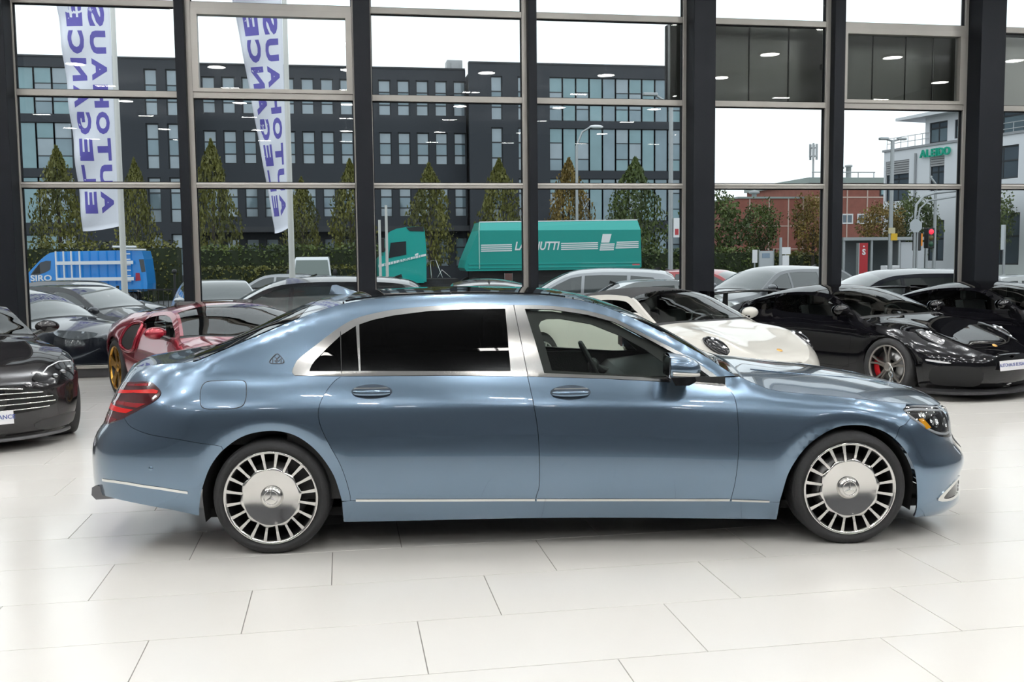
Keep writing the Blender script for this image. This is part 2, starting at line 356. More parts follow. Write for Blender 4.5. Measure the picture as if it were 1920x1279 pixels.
def dish_wheel():
    """20-window polished dish wheel; outer face towards -y"""
    m = M(); parts = []
    t = tire_mesh()
    rim = MB(); rim.lathe([(.252, -.104), (.257, -.117), (.268, -.123), (.2735, -.118), (.2735, -.10)], 80)
    for k in range(20):
        a = 2*PI*(k+.5)/20; c, s = math.cos(a), math.sin(a); V = []
        for (r, w, y) in ((.164, .0075, -.1125), (.20, .0070, -.1155), (.262, .0105, -.117)):
            for q in (-1, 1):
                for d in (0, .03): V.append((r*c - q*w*s, y + d, r*s + q*w*c))
        F = []
        for i in range(2):
            o = 4*i; F += [(o, o+4, o+6, o+2), (o, o+1, o+5, o+4), (o+2, o+6, o+7, o+3)]
        rim.add(V, F)
    pts = []
    for k in range(20):
        a0 = 2*PI*(k+.5)/20; r0, r1 = (.163, .178) if k % 2 else (.178, .163)
        for i in range(5): t_ = i/5; pts.append((a0 + (2*PI/20)*t_, r0 + (r1-r0)*t_))
    V = []; rings = [(.30, -.090), (.5, -.0935), (.75, -.102), (.95, -.1125), (1.0, -.1155), (1.0, -.095)]; n = len(pts)
    for f, y in rings: V += [((r if f > .96 else .166*f)*math.cos(a), y, (r if f > .96 else .166*f)*math.sin(a)) for a, r in pts]
    dish = MB(); dish.add(V, [(i*n+k, i*n+(k+1) % n, (i+1)*n+(k+1) % n, (i+1)*n+k) for i in range(len(rings)-1) for k in range(n)], True)
    hub = MB(); hub.lathe([(.066, -.086), (.062, -.104), (.052, -.113), (.045, -.1155), (.0, -.1155)], 48)
    ring = MB(); ring.lathe([(.044, -.1145), (.043, -.120), (.040, -.120), (.039, -.1145)], 40); ring.add(*star3(.041, -.1165, .005))
    barrel = MB(); barrel.lathe([(.262, -.115), (.246, -.07), (.24, .1), (.0, .1)], 48)
    disc = MB(); disc.lathe([(.09, -.035), (.195, -.035), (.195, -.005), (.09, -.005)], 48)
    for k in range(40):
        a = 2*PI*k/40; disc.ball((.15*math.cos(a)*(1+.15*(k % 3-1)), -.0365, .15*math.sin(a)*(1+.15*(k % 3-1))), .004, 6, 4)
    return [('tire', t, m['rubber'], None), ('rim', rim.mesh(), m['alu'], 'machined rim ring with twenty slim spokes'), ('dish', dish.mesh(), m['alu'], 'polished round wheel dish'), ('hub_cap', hub.mesh(), m['alu'], None), ('hub_emblem', ring.mesh(), m['chrome'], 'chrome three-pointed star emblem'),
            ('rim_barrel', barrel.mesh(), m['black'], None), ('brake_disc', disc.mesh(), m['disc'], None)]
def spoke_wheel(R=.335, rim_r=.25, n=5, split=.13, col=None, caliper=None, hw=.12, w=.011, simple=False):
    """double-spoke sports wheel"""
    m = M(); t = tire_mesh(R, rim_r, hw, R-.006); rm = col or m['mach']; y = -hw + .012
    rim = MB(); rim.lathe([(rim_r-.02, y+.02), (rim_r-.016, y-.002), (rim_r-.004, y-.008), (rim_r+.002, y)], 48)
    for k in range(n):
        for q in ((-1, 1) if split else (0,)):
            a = PI/2 + 2*PI*k/n; a1 = a + q*split; V = []
            for (r, b, ww, d) in ((.045, a + q*.28, w*1.3, .022), (rim_r*.55, a + q*split*.75, w, .012), (rim_r-.008, a1 + q*.04, w*1.15, 0)):
                c, s = math.cos(b), math.sin(b)
                for e in (-1, 1):
                    for dd in (0, .022): V.append((r*c - e*ww*s, y + d + dd, r*s + e*ww*c))
            F = []
            for i in range(2): o = 4*i; F += [(o, o+4, o+6, o+2), (o, o+1, o+5, o+4), (o+2, o+6, o+7, o+3)]
            rim.add(V, F)
    rim.lathe([(.0, y+.012), (.038, y+.012), (.055, y+.02), (.062, y+.04)], 28)
    barrel = MB(); barrel.lathe([(rim_r-.012, y+.01), (rim_r-.03, y+.06), (rim_r-.03, hw-.02), (.0, hw-.02)], 40)
    out = [('tire', t, m['rubber'], None), ('rim', rim.mesh(), rm, None), ('rim_barrel', barrel.mesh(), m['black'], None)]
    if not simple:
        disc = MB(); disc.lathe([(.08, y+.075), (rim_r*.78, y+.075), (rim_r*.78, y+.1), (.08, y+.1)], 40); out.append(('brake_disc', disc.mesh(), m['disc'], None))
    if caliper:
        cb = MB(); cb.lathe([(rim_r*.55, y+.05), (rim_r*.84, y+.045), (rim_r*.86, y+.08), (rim_r*.55, y+.08)], 10, a0=PI*.86, a1=PI*1.2); out.append(('brake_caliper', cb.mesh(), caliper, None))
    return out
def put_wheels(root, proto, spots, zc, yawf=0.):
    """spots: (x, half track); each wheel a tire that carries its rim and brake"""
    for (x, hy) in spots:
        for sg in (-1, 1):
            t = obj('tire', proto[0][1], proto[0][2], root, (x, sg*hy, zc), (0, 0, 0 if sg < 0 else PI))
            for (nm, me, mt, lb) in proto[1:]: obj(nm, me, mt, t, label=lb)
# ---------------------------------------------------------------- the blue limousine
def polyline_edge(S, xa, xb, n=60, dz=0.):
    x = np.linspace(xa, xb, n); return [(float(a), float(S.ze(a)) + dz) for a in x]
def tip_line(f, za, zb, n=14): return [(float(f(z)), float(z)) for z in np.linspace(za, zb, n)]
def seat(root, x, y, m, z=.32, s=1.):
    b = MB(); b.box(x-.25*s, x+.28*s, y-.25, y+.25, z, z+.2, bev=.05); o = b.build('seat', m, root)
    k = MB(); P = [(x-.22*s, z+.15), (x-.05*s, z+.17), (x-.22*s, z+.8), (x-.36*s, z+.8)]; k.prism(P, y-.24, y+.24); k.box(x-.38*s, x-.26*s, y-.13, y+.13, z+.8, z+.99, bev=.04); k.build('seat_back', m, root)
def steering_wheel(root, x, y, z, m, tilt=.45):
    b = MB(); n = 28; pts = []
    for k in range(n+1):
        a = 2*PI*k/n; u = .185*math.cos(a); v = .185*math.sin(a); pts.append((x - v*math.sin(tilt), y + u, z + v*math.cos(tilt)))
    b.tube(pts, .016, 8, cap=False)
    for a in (0, PI, -PI/2): b.tube([(x, y, z), (x - .18*math.sin(a)*math.sin(tilt), y + .18*math.cos(a), z + .18*math.sin(a)*math.cos(tilt))], .014, 6)
    b.ball((x+.01, y, z), (.04, .07, .06)); b.tube([(x, y, z), (x+.35, y, z-.13)], .03, 8); b.build('steering_wheel', m, root)
def limousine():
    m = M(); S = Surf(LIMO)
    paint = mat('steel_blue_paint', (.148,.216,.295), .22, .9, coat=1., coat_rough=.01)
    tint = glass('limo_black_glass', (.012,.013,.014), 1.26); clear = glass('limo_clear_glass', (.80,.86,.82), 1.30); ws = glass('windscreen_glass', (.35,.42,.40), 1.4)
    root = empty('limousine', (-.308, 6.669, 0), math.radians(-8.3), 'long steel-blue metallic limousine with polished dish wheels and black rear glass', 'car')
    arr = [(-.408,.225),(-.397,.287),(-.38,.372),(-.339,.484),(-.297,.555),(-.246,.613),(-.166,.672),(-.095,.702),(-.014,.716),(.056,.717),(.135,.701),(.204,.667),(.272,.611),(.33,.539),(.378,.452),(.404,.359),(.416,.30)]
    arf = [(2.962,.25),(2.978,.314),(2.999,.407),(3.039,.489),(3.101,.571),(3.181,.636),(3.272,.682),(3.343,.697),(3.435,.697),(3.519,.678),(3.605,.635),(3.684,.559),(3.735,.475),(3.765,.381),(3.782,.272),(3.79,.17),(3.785,.13)]
    arr_s = smooth_line(arr, 3); arf_s = smooth_line(arf, 3)
    dr = smooth_line([(.425,1.02),(.377,.984),(.329,.918),(.305,.86),(.3,.801),(.317,.73),(.365,.628),(.413,.536),(.445,.444),(.466,.35),(.469,.306)], 4)
    dm = smooth_line([(1.497,1.003),(1.515,.915),(1.533,.817),(1.548,.714),(1.555,.612),(1.557,.511),(1.555,.377),(1.54,.32),(1.535,.288)], 4)
    df = smooth_line([(2.655,.928),(2.69,.881),(2.701,.838),(2.706,.753),(2.708,.581),(2.692,.394),(2.67,.268)], 5)
    tb = [(2.655,.928),(2.456,.949),(2.301,.96),(2.146,.971),(1.936,.984),(1.492,1.002),(1.029,1.014),(.428,1.019),(.157,1.025)]
    tt = [(.157,1.025),(.141,1.042),(.143,1.06)] + smooth_line([(.148,1.071),(.17,1.112),(.227,1.159),(.312,1.225),(.412,1.298),(.511,1.347),(.664,1.382),(.817,1.4),(1.025,1.41),(1.422,1.409),(1.652,1.4),(1.86,1.369),(2.014,1.326),(2.048,1.31),(2.218,1.217),(2.389,1.129),(2.488,1.066),(2.555,1.021),(2.61,.98),(2.655,.928)], 4)
    lamp_r = [(-.866,.974),(-.71,.991),(-.65,.972),(-.611,.934),(-.644,.89),(-.738,.84),(-.845,.784),(-.969,.737),(-1.075,.712),(-1.07,.76),(-1.045,.84),(-1.005,.92),(-.94,.962)]
    lamp_f = [(3.705,.774),(3.729,.786),(3.794,.789),(3.908,.776),(4.03,.755),(4.1,.742),(4.125,.70),(4.12,.64),(4.105,.585),(4.033,.584),(3.939,.608),(3.875,.638),(3.803,.686),(3.74,.73)]
    gq = [(.239,1.048),(.248,1.076),(.271,1.11),(.345,1.184),(.415,1.248),(.5,1.300),(.524,1.046)]
    gr = [(.534,1.046),(.519,1.308),(.597,1.333),(.717,1.357),(.922,1.38),(1.13,1.388),(1.374,1.388),(1.386,1.232),(1.4,1.032)]
    gf = [(1.594,1.019),(1.545,1.2),(1.49,1.386),(1.651,1.381),(1.859,1.347),(2.013,1.304),(2.046,1.288),(2.216,1.2),(2.375,1.112),(2.496,1.035),(2.6,.955),(2.303,.979),(1.992,.998)]
    seam = smooth_line([(-.253,.635),(-.29,.645),(-.388,.66),(-.488,.679),(-.591,.694),(-.675,.707),(-.755,.728),(-.804,.749),(-.845,.784)], 3)
    # flank panels
    iq = min(range(len(arr_s)), key=lambda i: abs(arr_s[i][0]+.246) + abs(arr_s[i][1]-.613))
    frame = [p for p in arr_s[iq:]] + [(.455,.303)] + dr[::-1] + [(.428,1.019),(.157,1.025)] + tt[1:-2] + [(2.64,.985),(2.72,.985)] + polyline_edge(S, 2.70, -.90, 130) + [(-.915,1.0),(-.94,.962),(-.866,.974),(-.71,.991),(-.65,.972),(-.611,.934),(-.644,.89),(-.738,.84)] + seam[::-1]
    fr = both('side_frame', S, frame, paint, root, gap=.0025, fine=.03)
    both('rear_door', S, dr + [(1.535,.288)] + dm[::-1][1:] + [(1.029,1.014),(.428,1.019)], paint, root, gap=.003, fine=.025)
    both('front_door', S, dm + [(2.67,.268)] + df[::-1][1:] + [(2.456,.949),(2.301,.96),(2.146,.971),(1.936,.984)], paint, root, gap=.003, fine=.025)
    ks = min(range(len(arf_s)), key=lambda i: abs(arf_s[i][0]-3.63) + abs(arf_s[i][1]-.62))
    seam_f = [(3.66,.685),(3.70,.698),(3.74,.73)]
    fen = [(2.61,.982)] + df[1:] + [(2.67,.262)] + arf_s[:ks+1] + seam_f + [(3.705,.774),(3.729,.786)] + polyline_edge(S, 3.75, 2.74, 40) + [(2.66,.98)]
    both('front_fender', S, fen, paint, root, gap=.0025, fine=.028)
    fb = arf_s[ks:] + [(3.8,.125),(3.9,.122),(4.0,.118)] + tip_line(S.xf, .11, .72, 26) + [(4.125,.70),(4.12,.64),(4.105,.585),(4.033,.584),(3.939,.608),(3.875,.638),(3.803,.686)] + seam_f[::-1]
    pobj('front_bumper', side_panel(S, fb, sides=(-1, 1), tip=True, gap=.0025, fine=.028, sp=.032), paint, root)
    rb = arr_s[:iq+1] + seam + [(-.969,.737),(-1.075,.712)] + tip_line(S.xr, .70, .30, 20) + smooth_line([(-1.12,.29),(-1.0,.315),(-.825,.305),(-.616,.272),(-.418,.225)], 4)
    pobj('rear_bumper', side_panel(S, rb, sides=(-1, 1), tip=True, gap=.0025, fine=.028, sp=.032), paint, root)
    # sill, chrome strips
    sill = [(.42,.17)] + [(.418,.296),(.469,.3055),(1.535,.2875),(2.67,.2675),(2.962,.249),(2.955,.138)] + smooth_line([(2.9,.142),(1.7,.172),(.45,.17)], 6)
    both('sill', S, sill, paint, root, fine=.03)
    def strip(name, line, h, off=.004):
        up = [(x, z+h/2) for x, z in line]; dn = [(x, z-h/2) for x, z in line[::-1]]; both(name, S, up + dn, m['chrome'], root, off=off, sp=.02, lip=.006, fine=.03, label='thin chrome strip')
    strip('sill_trim', [(.50,.3085),(1.0,.3),(1.53,.291)], .014); strip('sill_trim', [(1.541,.2905),(2.1,.2815),(2.664,.2715)], .014); strip('sill_trim', [(2.676,.270),(2.898,.258)], .012)
    strip('bumper_trim', [(-1.0,.415),(-.9,.421),(-.809,.418),(-.613,.396),(-.455,.37)], .015)
    # window trim with pillars, glass
    both('window_trim', S, tt + tb[1:-1], m['satin'], root, holes=[gq, gr, gf], off=.003, sp=.03, lip=.012, fine=.03, label='broad satin chrome window surround and pillar trim')
    both('quarter_window', S, gq, tint, root, off=-.004, lip=0, sp=.05); both('rear_door_window', S, gr, tint, root, off=-.004, lip=0, sp=.06, label='black privacy glass'); both('front_door_window', S, gf, clear, root, off=-.004, lip=0, sp=.06)
    both('window_seal', S, gf, m['black'], root, holes=[[(1.642,1.04),(1.60,1.2),(1.572,1.30),(1.585,1.325),(1.62,1.338),(1.70,1.338),(1.88,1.305),(2.05,1.235),(2.2,1.15),(2.3,1.075),(2.38,1.0),(2.2,1.0)]], off=-.03, lip=.01, sp=.04)
    for sg in (-1, 1):   # pillar joint, quarter divider
        V, F = side_panel(S, [(.423,1.03),(.427,1.03),(.414,1.27),(.41,1.268)], off=.0055, lip=.004, sides=(sg,), sp=.02); pobj('pillar_joint', (V, F), m['black'], root)
        V, F = side_panel(S, [(1.497,1.003),(1.501,1.003),(1.44,1.335),(1.427,1.408),(1.423,1.408),(1.436,1.335)], off=.0055, lip=.004, sides=(sg,), sp=.02); pobj('pillar_joint', (V, F), m['black'], root)
    # top skins
    pobj('hood', top_panel(S, lambda t: 2.80 - .03*t*t, lambda t: 4.118 - .0*t, -1, 1, 44, 28, gr=1.6), paint, root)
    hc = MB()
    for sg in (-1, 1):
        hc.tube([tuple(S.T(x, sg*t) + np.array([0, 0, .001])) for x, t in ((2.9,.55),(3.2,.5),(3.5,.44),(3.8,.36),(4.05,.27))], .004, 6)
    hc.build('hood_crease', paint, root)
    pobj('windshield', top_panel(S, lambda t: 1.80 + .05*t*t, lambda t: 2.735 - .03*t*t, -.985, .985, 26, 20), ws, root)
    pobj('cowl', top_panel(S, lambda t: 2.735 - .03*t*t, lambda t: 2.80 - .03*t*t, -.99, .99, 4, 20, off=-.006), m['gloss'], root)
    pobj('roof', top_panel(S, lambda t: .19 - .03*t*t, lambda t: 1.80 + .05*t*t, -1, 1, 36, 24), paint, root)
    pobj('sunroof', top_panel(S, .42, 1.74, -.86, .86, 24, 16, off=.006), mat('roof_glass', (.006,.007,.008), .04, coat=1.), root, label='dark panoramic roof glass')
    pobj('rear_window', top_panel(S, lambda t: -.545 + .10*t*t, lambda t: .19 - .03*t*t, -.97, .97, 22, 18, off=.002), glass('rear_black_glass', (.02,.022,.024), 1.52), root)
    rf = [(-.90,1.053),(-.915,1.0),(-.94,.962),(-1.005,.92),(-1.045,.84),(-1.07,.76),(-1.075,.712)] + tip_line(S.xr, .715, 1.06, 16)
    Va, Fa = side_panel(S, rf, sides=(-1, 1), tip=True, fine=.03); Vb, Fb = top_panel(S, lambda t: -.928 + .0*t, lambda t: -.545 + .10*t*t, -1, 1, 12, 20)
    pobj('trunk_lid', (Va + Vb, Fa + [tuple(i + len(Va) for i in f) for f in Fb]), paint, root)
    # roof ditch bits, antenna
    for x in (.42, 1.05, 1.78, 1.9):
        for sg in (-1, 1):
            p = S.T(x, sg*.985); b = MB(); b.box(p[0]-.004, p[0]+.004, p[1]-.008, p[1]+.008, p[2]-.004, p[2]+.012); b.build('roof_clip', m['black'], root)
    b = MB(); p = S.T(.36, 0.)
    b.add([(p[0]-.13, 0, p[2]-.004), (p[0]+.09, .03, p[2]-.004), (p[0]+.09, -.03, p[2]-.004), (p[0]-.11, 0, p[2]+.055), (p[0]-.08, 0, p[2]+.06), (p[0]+.1, 0, p[2]-.004)], [(0,1,3),(0,3,2),(1,4,3),(2,3,4),(1,5,4),(2,4,5)], True); b.build('antenna_fin', paint, root)
    # lamps
    red = mat('tail_lamp_red', (.22,.004,.008), .08, coat=1.); redg = mat('tail_lamp_glow', (.42,.008,.008), .2, emit=.14, emit_col=(1,.03,.02)); smoke = mat('tail_lamp_smoke', (.05,.004,.006), .06, coat=1.)
    for sg in (-1, 1):
        t = pobj('tail_lamp', side_panel(S, closed(lamp_r, 3), off=.004, lip=.03, sides=(sg,), sp=.03), smoke, root, label='dark red wedge-shaped tail lamp')
        for (poly, mm) in (([(-.70,.982),(-.86,.965),(-.865,.955),(-.70,.968)], red), ([(-.63,.945),(-.66,.952),(-.93,.925),(-.94,.905),(-.8,.925),(-.66,.93),(-.635,.93)], redg), ([(-.70,.872),(-.95,.87),(-.965,.852),(-.75,.848)], red), ([(-.78,.835),(-1.0,.84),(-1.01,.81),(-.83,.812)], redg), ([(-.90,.77),(-1.04,.78),(-1.05,.735),(-.95,.745)], red)):
            pobj('lamp_bar', side_panel(S, poly, off=.0065, lip=.004, sides=(sg,), sp=.02), mm, t)
        h = pobj('headlamp', side_panel(S, closed(lamp_f, 3), off=-.028, lip=.0, sides=(sg,), sp=.025), mat('lamp_housing', (.03,.032,.035), .15, .6), root, label='clear swept-back headlamp')
        for (x, z, r) in ((3.84,.745,.028), (3.93,.70,.042), (4.035,.672,.046)):
            u = float(S.u_of(x, z)); p = S.P(u, z); nn = S.N(u, z); b = MB(); a = np.array([nn[0], nn[1], nn[2]]); e1 = np.cross(a, [0, 0, 1]); e1 /= np.linalg.norm(e1); e2 = np.cross(a, e1)
            V = []; n = 20; prof = [(r, -.002), (r*.9, -.004), (r*.72, -.012), (r*.6, -.010), (0, -.006)]
            for k in range(n):
                cth, sth = math.cos(2*PI*k/n), math.sin(2*PI*k/n)
                for rr, d in prof: q = p + a*(d-.012) + (e1*cth + e2*sth)*rr; V.append((q[0], sg*q[1], q[2]))
            q = len(prof); b.add(V, [(k*q+i, k*q+i+1, ((k+1) % n)*q+i+1, ((k+1) % n)*q+i) for k in range(n) for i in range(q-1)], True); b.build('lens', m['chrome'], h)
        for line in ([(3.725,.775),(3.80,.778),(3.91,.765),(4.05,.74)], [(3.735,.755),(3.78,.72),(3.86,.665),(3.94,.628),(4.03,.606),(4.09,.60)]):
            pts = []
            for x, z in smooth_line(line, 4):
                u = float(S.u_of(x, z)); p = S.P(u, z) - S.N(u, z)*.014; pts.append((p[0], sg*p[1], p[2]))
            MB().tube(pts, .008, 6).build('light_strip', mat('light_guide', (.75,.77,.8), .2, emit=.15), h)
        pobj('reflector', side_panel(S, [(3.808,.722),(3.836,.722),(3.888,.664),(3.85,.66)], off=-.006, lip=.01, sides=(sg,), sp=.02), mat('amber_reflector', (.95,.42,.01), .3, emit=.25), h, label='amber reflector')
        pobj('lens_cover', side_panel(S, closed(lamp_f, 3), off=.001, lip=.012, sides=(sg,), sp=.025), glass('lamp_cover_glass', (.92,.94,.95), 1.45), h)
        # fog intake with chrome frame
        fo = [(3.93,.225),(3.965,.268),(4.075,.325),(4.14,.335),(4.165,.28),(4.15,.225),(4.05,.205)]; fi = [(3.975,.232),(4.0,.262),(4.085,.308),(4.125,.31),(4.14,.275),(4.125,.235),(4.05,.222)]
        t = pobj('fog_trim', side_panel(S, closed(fo, 3), holes=[closed(fi, 3)], off=.006, lip=.012, sides=(sg,), sp=.02), m['chrome'], root, label='chrome frame of the bumper intake')
        pobj('intake_mesh', side_panel(S, closed(fi, 3), off=.002, lip=0, sides=(sg,), sp=.03), m['gloss'], t)
    def x_at(y, z, lo=3.6):
        a, c = lo, float(S.xf(z))
        for _ in range(40):
            q = (a + c)/2
            if float(S.w(q, z)) > y: a = q
            else: c = q
        return a
    gz = np.linspace(.37, .70, 12); yw = np.interp(gz, [.37,.45,.62,.70], [.30,.40,.41,.36])
    g = [(x_at(y, z), z) for y, z in zip(yw, gz)] + tip_line(S.xf, .70, .37, 12)
    gg = pobj('grille', side_panel(S, g, sides=(-1, 1), off=.006, lip=.01, tip=True, sp=.03), m['gloss'], root, label='upright chrome-framed radiator grille')
    gb = MB()
    for sg in (-1, 1):
        pts = []
        for y, z in zip(yw, gz): p = S.P(float(S.u_of(x_at(y, z), z)), z); pts.append((p[0]+.01, sg*p[1], p[2]))
        gb.tube(pts, .014, 8)
        for k in range(9):
            y = .04 + .36*k/8; z0, z1 = .39, .685
            if k == 8: z0, z1 = .45, .64
            gb.tube([(x_at(y, z) + .014, sg*y, z) for z in np.linspace(z0, z1, 7)], .006, 6)
    for z in (.372, .70): gb.tube([(x_at(abs(y), z) + .012, y, z) for y in np.linspace(-.35, .35, 15)], .014, 8)
    gb.build('grille_bars', m['chrome'], gg)
    # bonnet star
    p = S.T(3.97, 0.); b = MB(); b.lathe([(.036, -.002), (.04, 0), (.036, .002), (.034, 0)], 32, axis='x', c=(p[0], 0, p[2]+.062))
    V, F = star3(.036, 0); b.add([(p[0]+y, x, p[2]+.062+z) for x, y, z in V], F); b.tube([(p[0], 0, p[2]-.005), (p[0], 0, p[2]+.026)], [.012, .006], 8); b.build('hood_ornament', m['chrome'], root, label='upright chrome star on the hood')
    # fuel flap
    ff = closed([(-.374,.936),(-.37,.966),(-.353,.99),(-.32,.999),(-.238,1.001),(-.151,1.001),(-.125,.99),(-.118,.97),(-.115,.923),(-.123,.879),(-.141,.862),(-.183,.852),(-.261,.85),(-.323,.85),(-.358,.861),(-.371,.888)], 3)
    ffo = [tuple(np.array([-.245,.926]) + (np.array(q) - np.array([-.245,.926]))*np.array([1.03,1.05])) for q in ff]
    pobj('flap_joint', side_panel(S, ffo, holes=[ff], off=.0008, lip=0, sides=(-1,), sp=.03), m['black'], root)
    pobj('fuel_flap', side_panel(S, ff, off=.0015, lip=.004, sides=(-1,), sp=.03), paint, root)
    # handles
    for (cx, cz) in ((.601,.932), (1.742,.911)):
        for sg in (-1, 1):
            el = [(cx + .117*math.cos(t), cz + .040*math.sin(t)) for t in np.linspace(0, 2*PI, 40, endpoint=False)]
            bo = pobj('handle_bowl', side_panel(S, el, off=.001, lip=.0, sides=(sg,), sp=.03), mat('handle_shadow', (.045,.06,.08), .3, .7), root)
            V = []; n = 22; q = 10
            for i in range(n+1):
                x = cx - .105 + .21*i/n; f = math.sqrt(max(0, 1 - ((x-cx)/.107)**2)); zz = cz - .004; y0 = float(S.w(x, zz))
                for k in range(q):
                    a = 2*PI*k/q; V.append((x, sg*(y0 + .004 + .028*f + .010*math.cos(a)), zz + (.011 + .007*f)*math.sin(a)))
            b = MB(); b.add(V, [(i*q+k, i*q+(k+1) % q, (i+1)*q+(k+1) % q, (i+1)*q+k) for i in range(n) for k in range(q)], True); h = b.build('door_handle', paint, root)
            pobj('handle_trim', side_panel(S, [(cx-.09, cz+.012),(cx+.09, cz+.012),(cx+.1, cz+.007),(cx-.1, cz+.007)], off=.038, lip=.003, sides=(sg,), sp=.03), m['chrome'], h)
    # pillar badge: rounded triangle with two interlaced M
    for sg in (-1, 1):
        def P3(x, z, d=.004): u = float(S.u_of(x, z)); p = S.P(u, z) + S.N(u, z)*d; return (p[0], sg*p[1], p[2])
        b = MB(); o = closed([(.012,1.098),(.03,1.094),(.07,1.094),(.088,1.098),(.09,1.108),(.078,1.126),(.06,1.143),(.05,1.148),(.04,1.143),(.022,1.126),(.01,1.108)], 3)
        b.tube([P3(*q) for q in o + o[:1]], .0022, 6, cap=False)
        b.tube([P3(*q) for q in ((.026,1.099),(.026,1.122),(.04,1.105),(.052,1.126),(.052,1.099))], .0021, 6); b.tube([P3(*q) for q in ((.046,1.099),(.046,1.126),(.06,1.105),(.074,1.122),(.074,1.099))], .0021, 6)
        b.tube([P3(*q) for q in ((.036,1.133),(.05,1.118),(.064,1.133))], .002, 6); b.build('pillar_badge', mat('dark_chrome', (.16,.16,.17), .15, .9), root, label='chrome rounded-triangle badge with two letters M')
    # parking sensor, exhaust
    MB().lathe([(.013, 0), (.012, -.003), (0, -.003)], 20, axis='y', c=(-.66, -float(S.w(-.66, .512))-.001, .512)).build('parking_sensor', paint, root)
    for sg in (-1, 1):
        x0 = MB().prism([(-1.085,.315),(-1.08,.36),(-1.05,.372),(-.96,.34),(-.91,.315),(-.94,.292),(-1.06,.287)], sg*.52, sg*.72).build('exhaust_trim', mat('dark_chrome', (.16,.16,.17), .15, .9), root, label='dark chrome exhaust tip')
        MB().box(-1.088, -1.082, min(sg*.54, sg*.70), max(sg*.54, sg*.70), .31, .355).build('exhaust_mouth', m['dark'], x0)
    b = MB(); b.box(-1.0, -.45, -.60, .60, .34, .42, bev=.02); b.build('diffuser', m['black'], root)
    # mirrors
    for sg in (-1, 1):
        b = MB(); q = 14; n = 14; V = []
        for i in range(n+1):
            s = i/n; xx = 2.285 + .185*(1 - (1-s)**1.35); f = math.sqrt(max(1 - s**1.9, 0.0)) if i else 1.
            for k in range(q):
                a = 2*PI*k/q; ca, sa = math.cos(a), math.sin(a); ca = math.copysign(abs(ca)**.8, ca); sa = math.copysign(abs(sa)**.9, sa)
                V.append((xx, sg*(.985 + .115*f*ca), 1.068 + (.076 if sa > 0 else .066)*f*sa - .018*s))
        b.add(V, [(i*q+k, i*q+(k+1) % q, (i+1)*q+(k+1) % q, (i+1)*q+k) for i in range(n) for k in range(q)], True); c = b.build('mirror_cap', paint, root)
        b = MB(); b.box(2.277, 2.287, sg*.985-.105, sg*.985+.105, 1.01, 1.13, bev=.004); b.build('mirror_glass', mat('mirror_silver', (.5,.53,.56), .04, 1.), c)
        b = MB(); pts = [(2.295 + .17*s, sg*(.985 + .118*math.sqrt(max(1 - s**1.9, 0))), 1.036 - .016*s) for s in np.linspace(0, .93, 9)]; b.tube(pts, .011, 8); b.build('turn_signal', mat('signal_strip', (.7,.68,.62), .12, .3), c, label='clear turn-signal strip')
        b = MB(); b.prism([(2.295,1.012),(2.43,1.012),(2.44,.985),(2.40,.962),(2.32,.962)], sg*.80, sg*1.04); b.build('mirror_foot', m['gloss'], root)
    # inner shell, floor pan, arches
    for (ax, az, ar) in ((.012,.325,.398), (3.372,.312,.392)): wheel_arch(S, ax, az, ar, m['dark'], root)
    b = MB(); b.box(-.40, 3.78, -.72, .72, .17, .22); b.box(-.95, -.40, -.72, .72, .34, .40); b.box(3.78, 4.0, -.72, .72, .17, .22); b.box(.46, 2.92, -.86, .86, .175, .25); b.build('floor_pan', m['dark'], root)
    inner = [(-.95,.40),(-.42,.40),(-.42,.60),(-.25,.74),(.3,.74),(.46,.6),(.5,.26),(2.9,.24),(2.95,.5),(3.1,.68),(3.4,.74),(3.65,.68),(3.8,.5),(3.85,.2),(4.0,.2),(4.0,.7),(3.6,.76),(2.9,.84),(2.6,.90),(1.0,.95),(-.5,.97),(-.8,.95)]
    both('inner_shell', S, inner, m['dark'], root, off=-.035, lip=0, sp=.09)
    # cabin
    for y in (-.38, .38): seat(root, 1.62, y, m['leather']); seat(root, .45, y, m['leather'])
    b = MB(); b.prism([(2.05,.55),(2.05,.84),(2.15,.93),(2.45,.965),(2.66,.955),(2.7,.5)], -.78, .78); b.build('dashboard', m['leather'], root); steering_wheel(root, 2.0, .38, .92, m['leather'])
    b = MB(); b.box(.3, 2.1, -.1, .1, .25, .58, bev=.02); b.build('centre_console', m['leather'], root)
    b = MB(); b.box(.1, 2.65, -.84, -.80, .3, .985); b.box(.1, 2.65, .80, .84, .3, .985); b.build('door_lining', m['leather'], root)
    b = MB(); b.box(-.5, .2, -.7, .7, .6, 1.02); b.build('parcel_shelf', m['leather'], root); pass
    put_wheels(root, dish_wheel(), ((.012, .797), (3.368, .797)), .3275)
    return root
limousine()
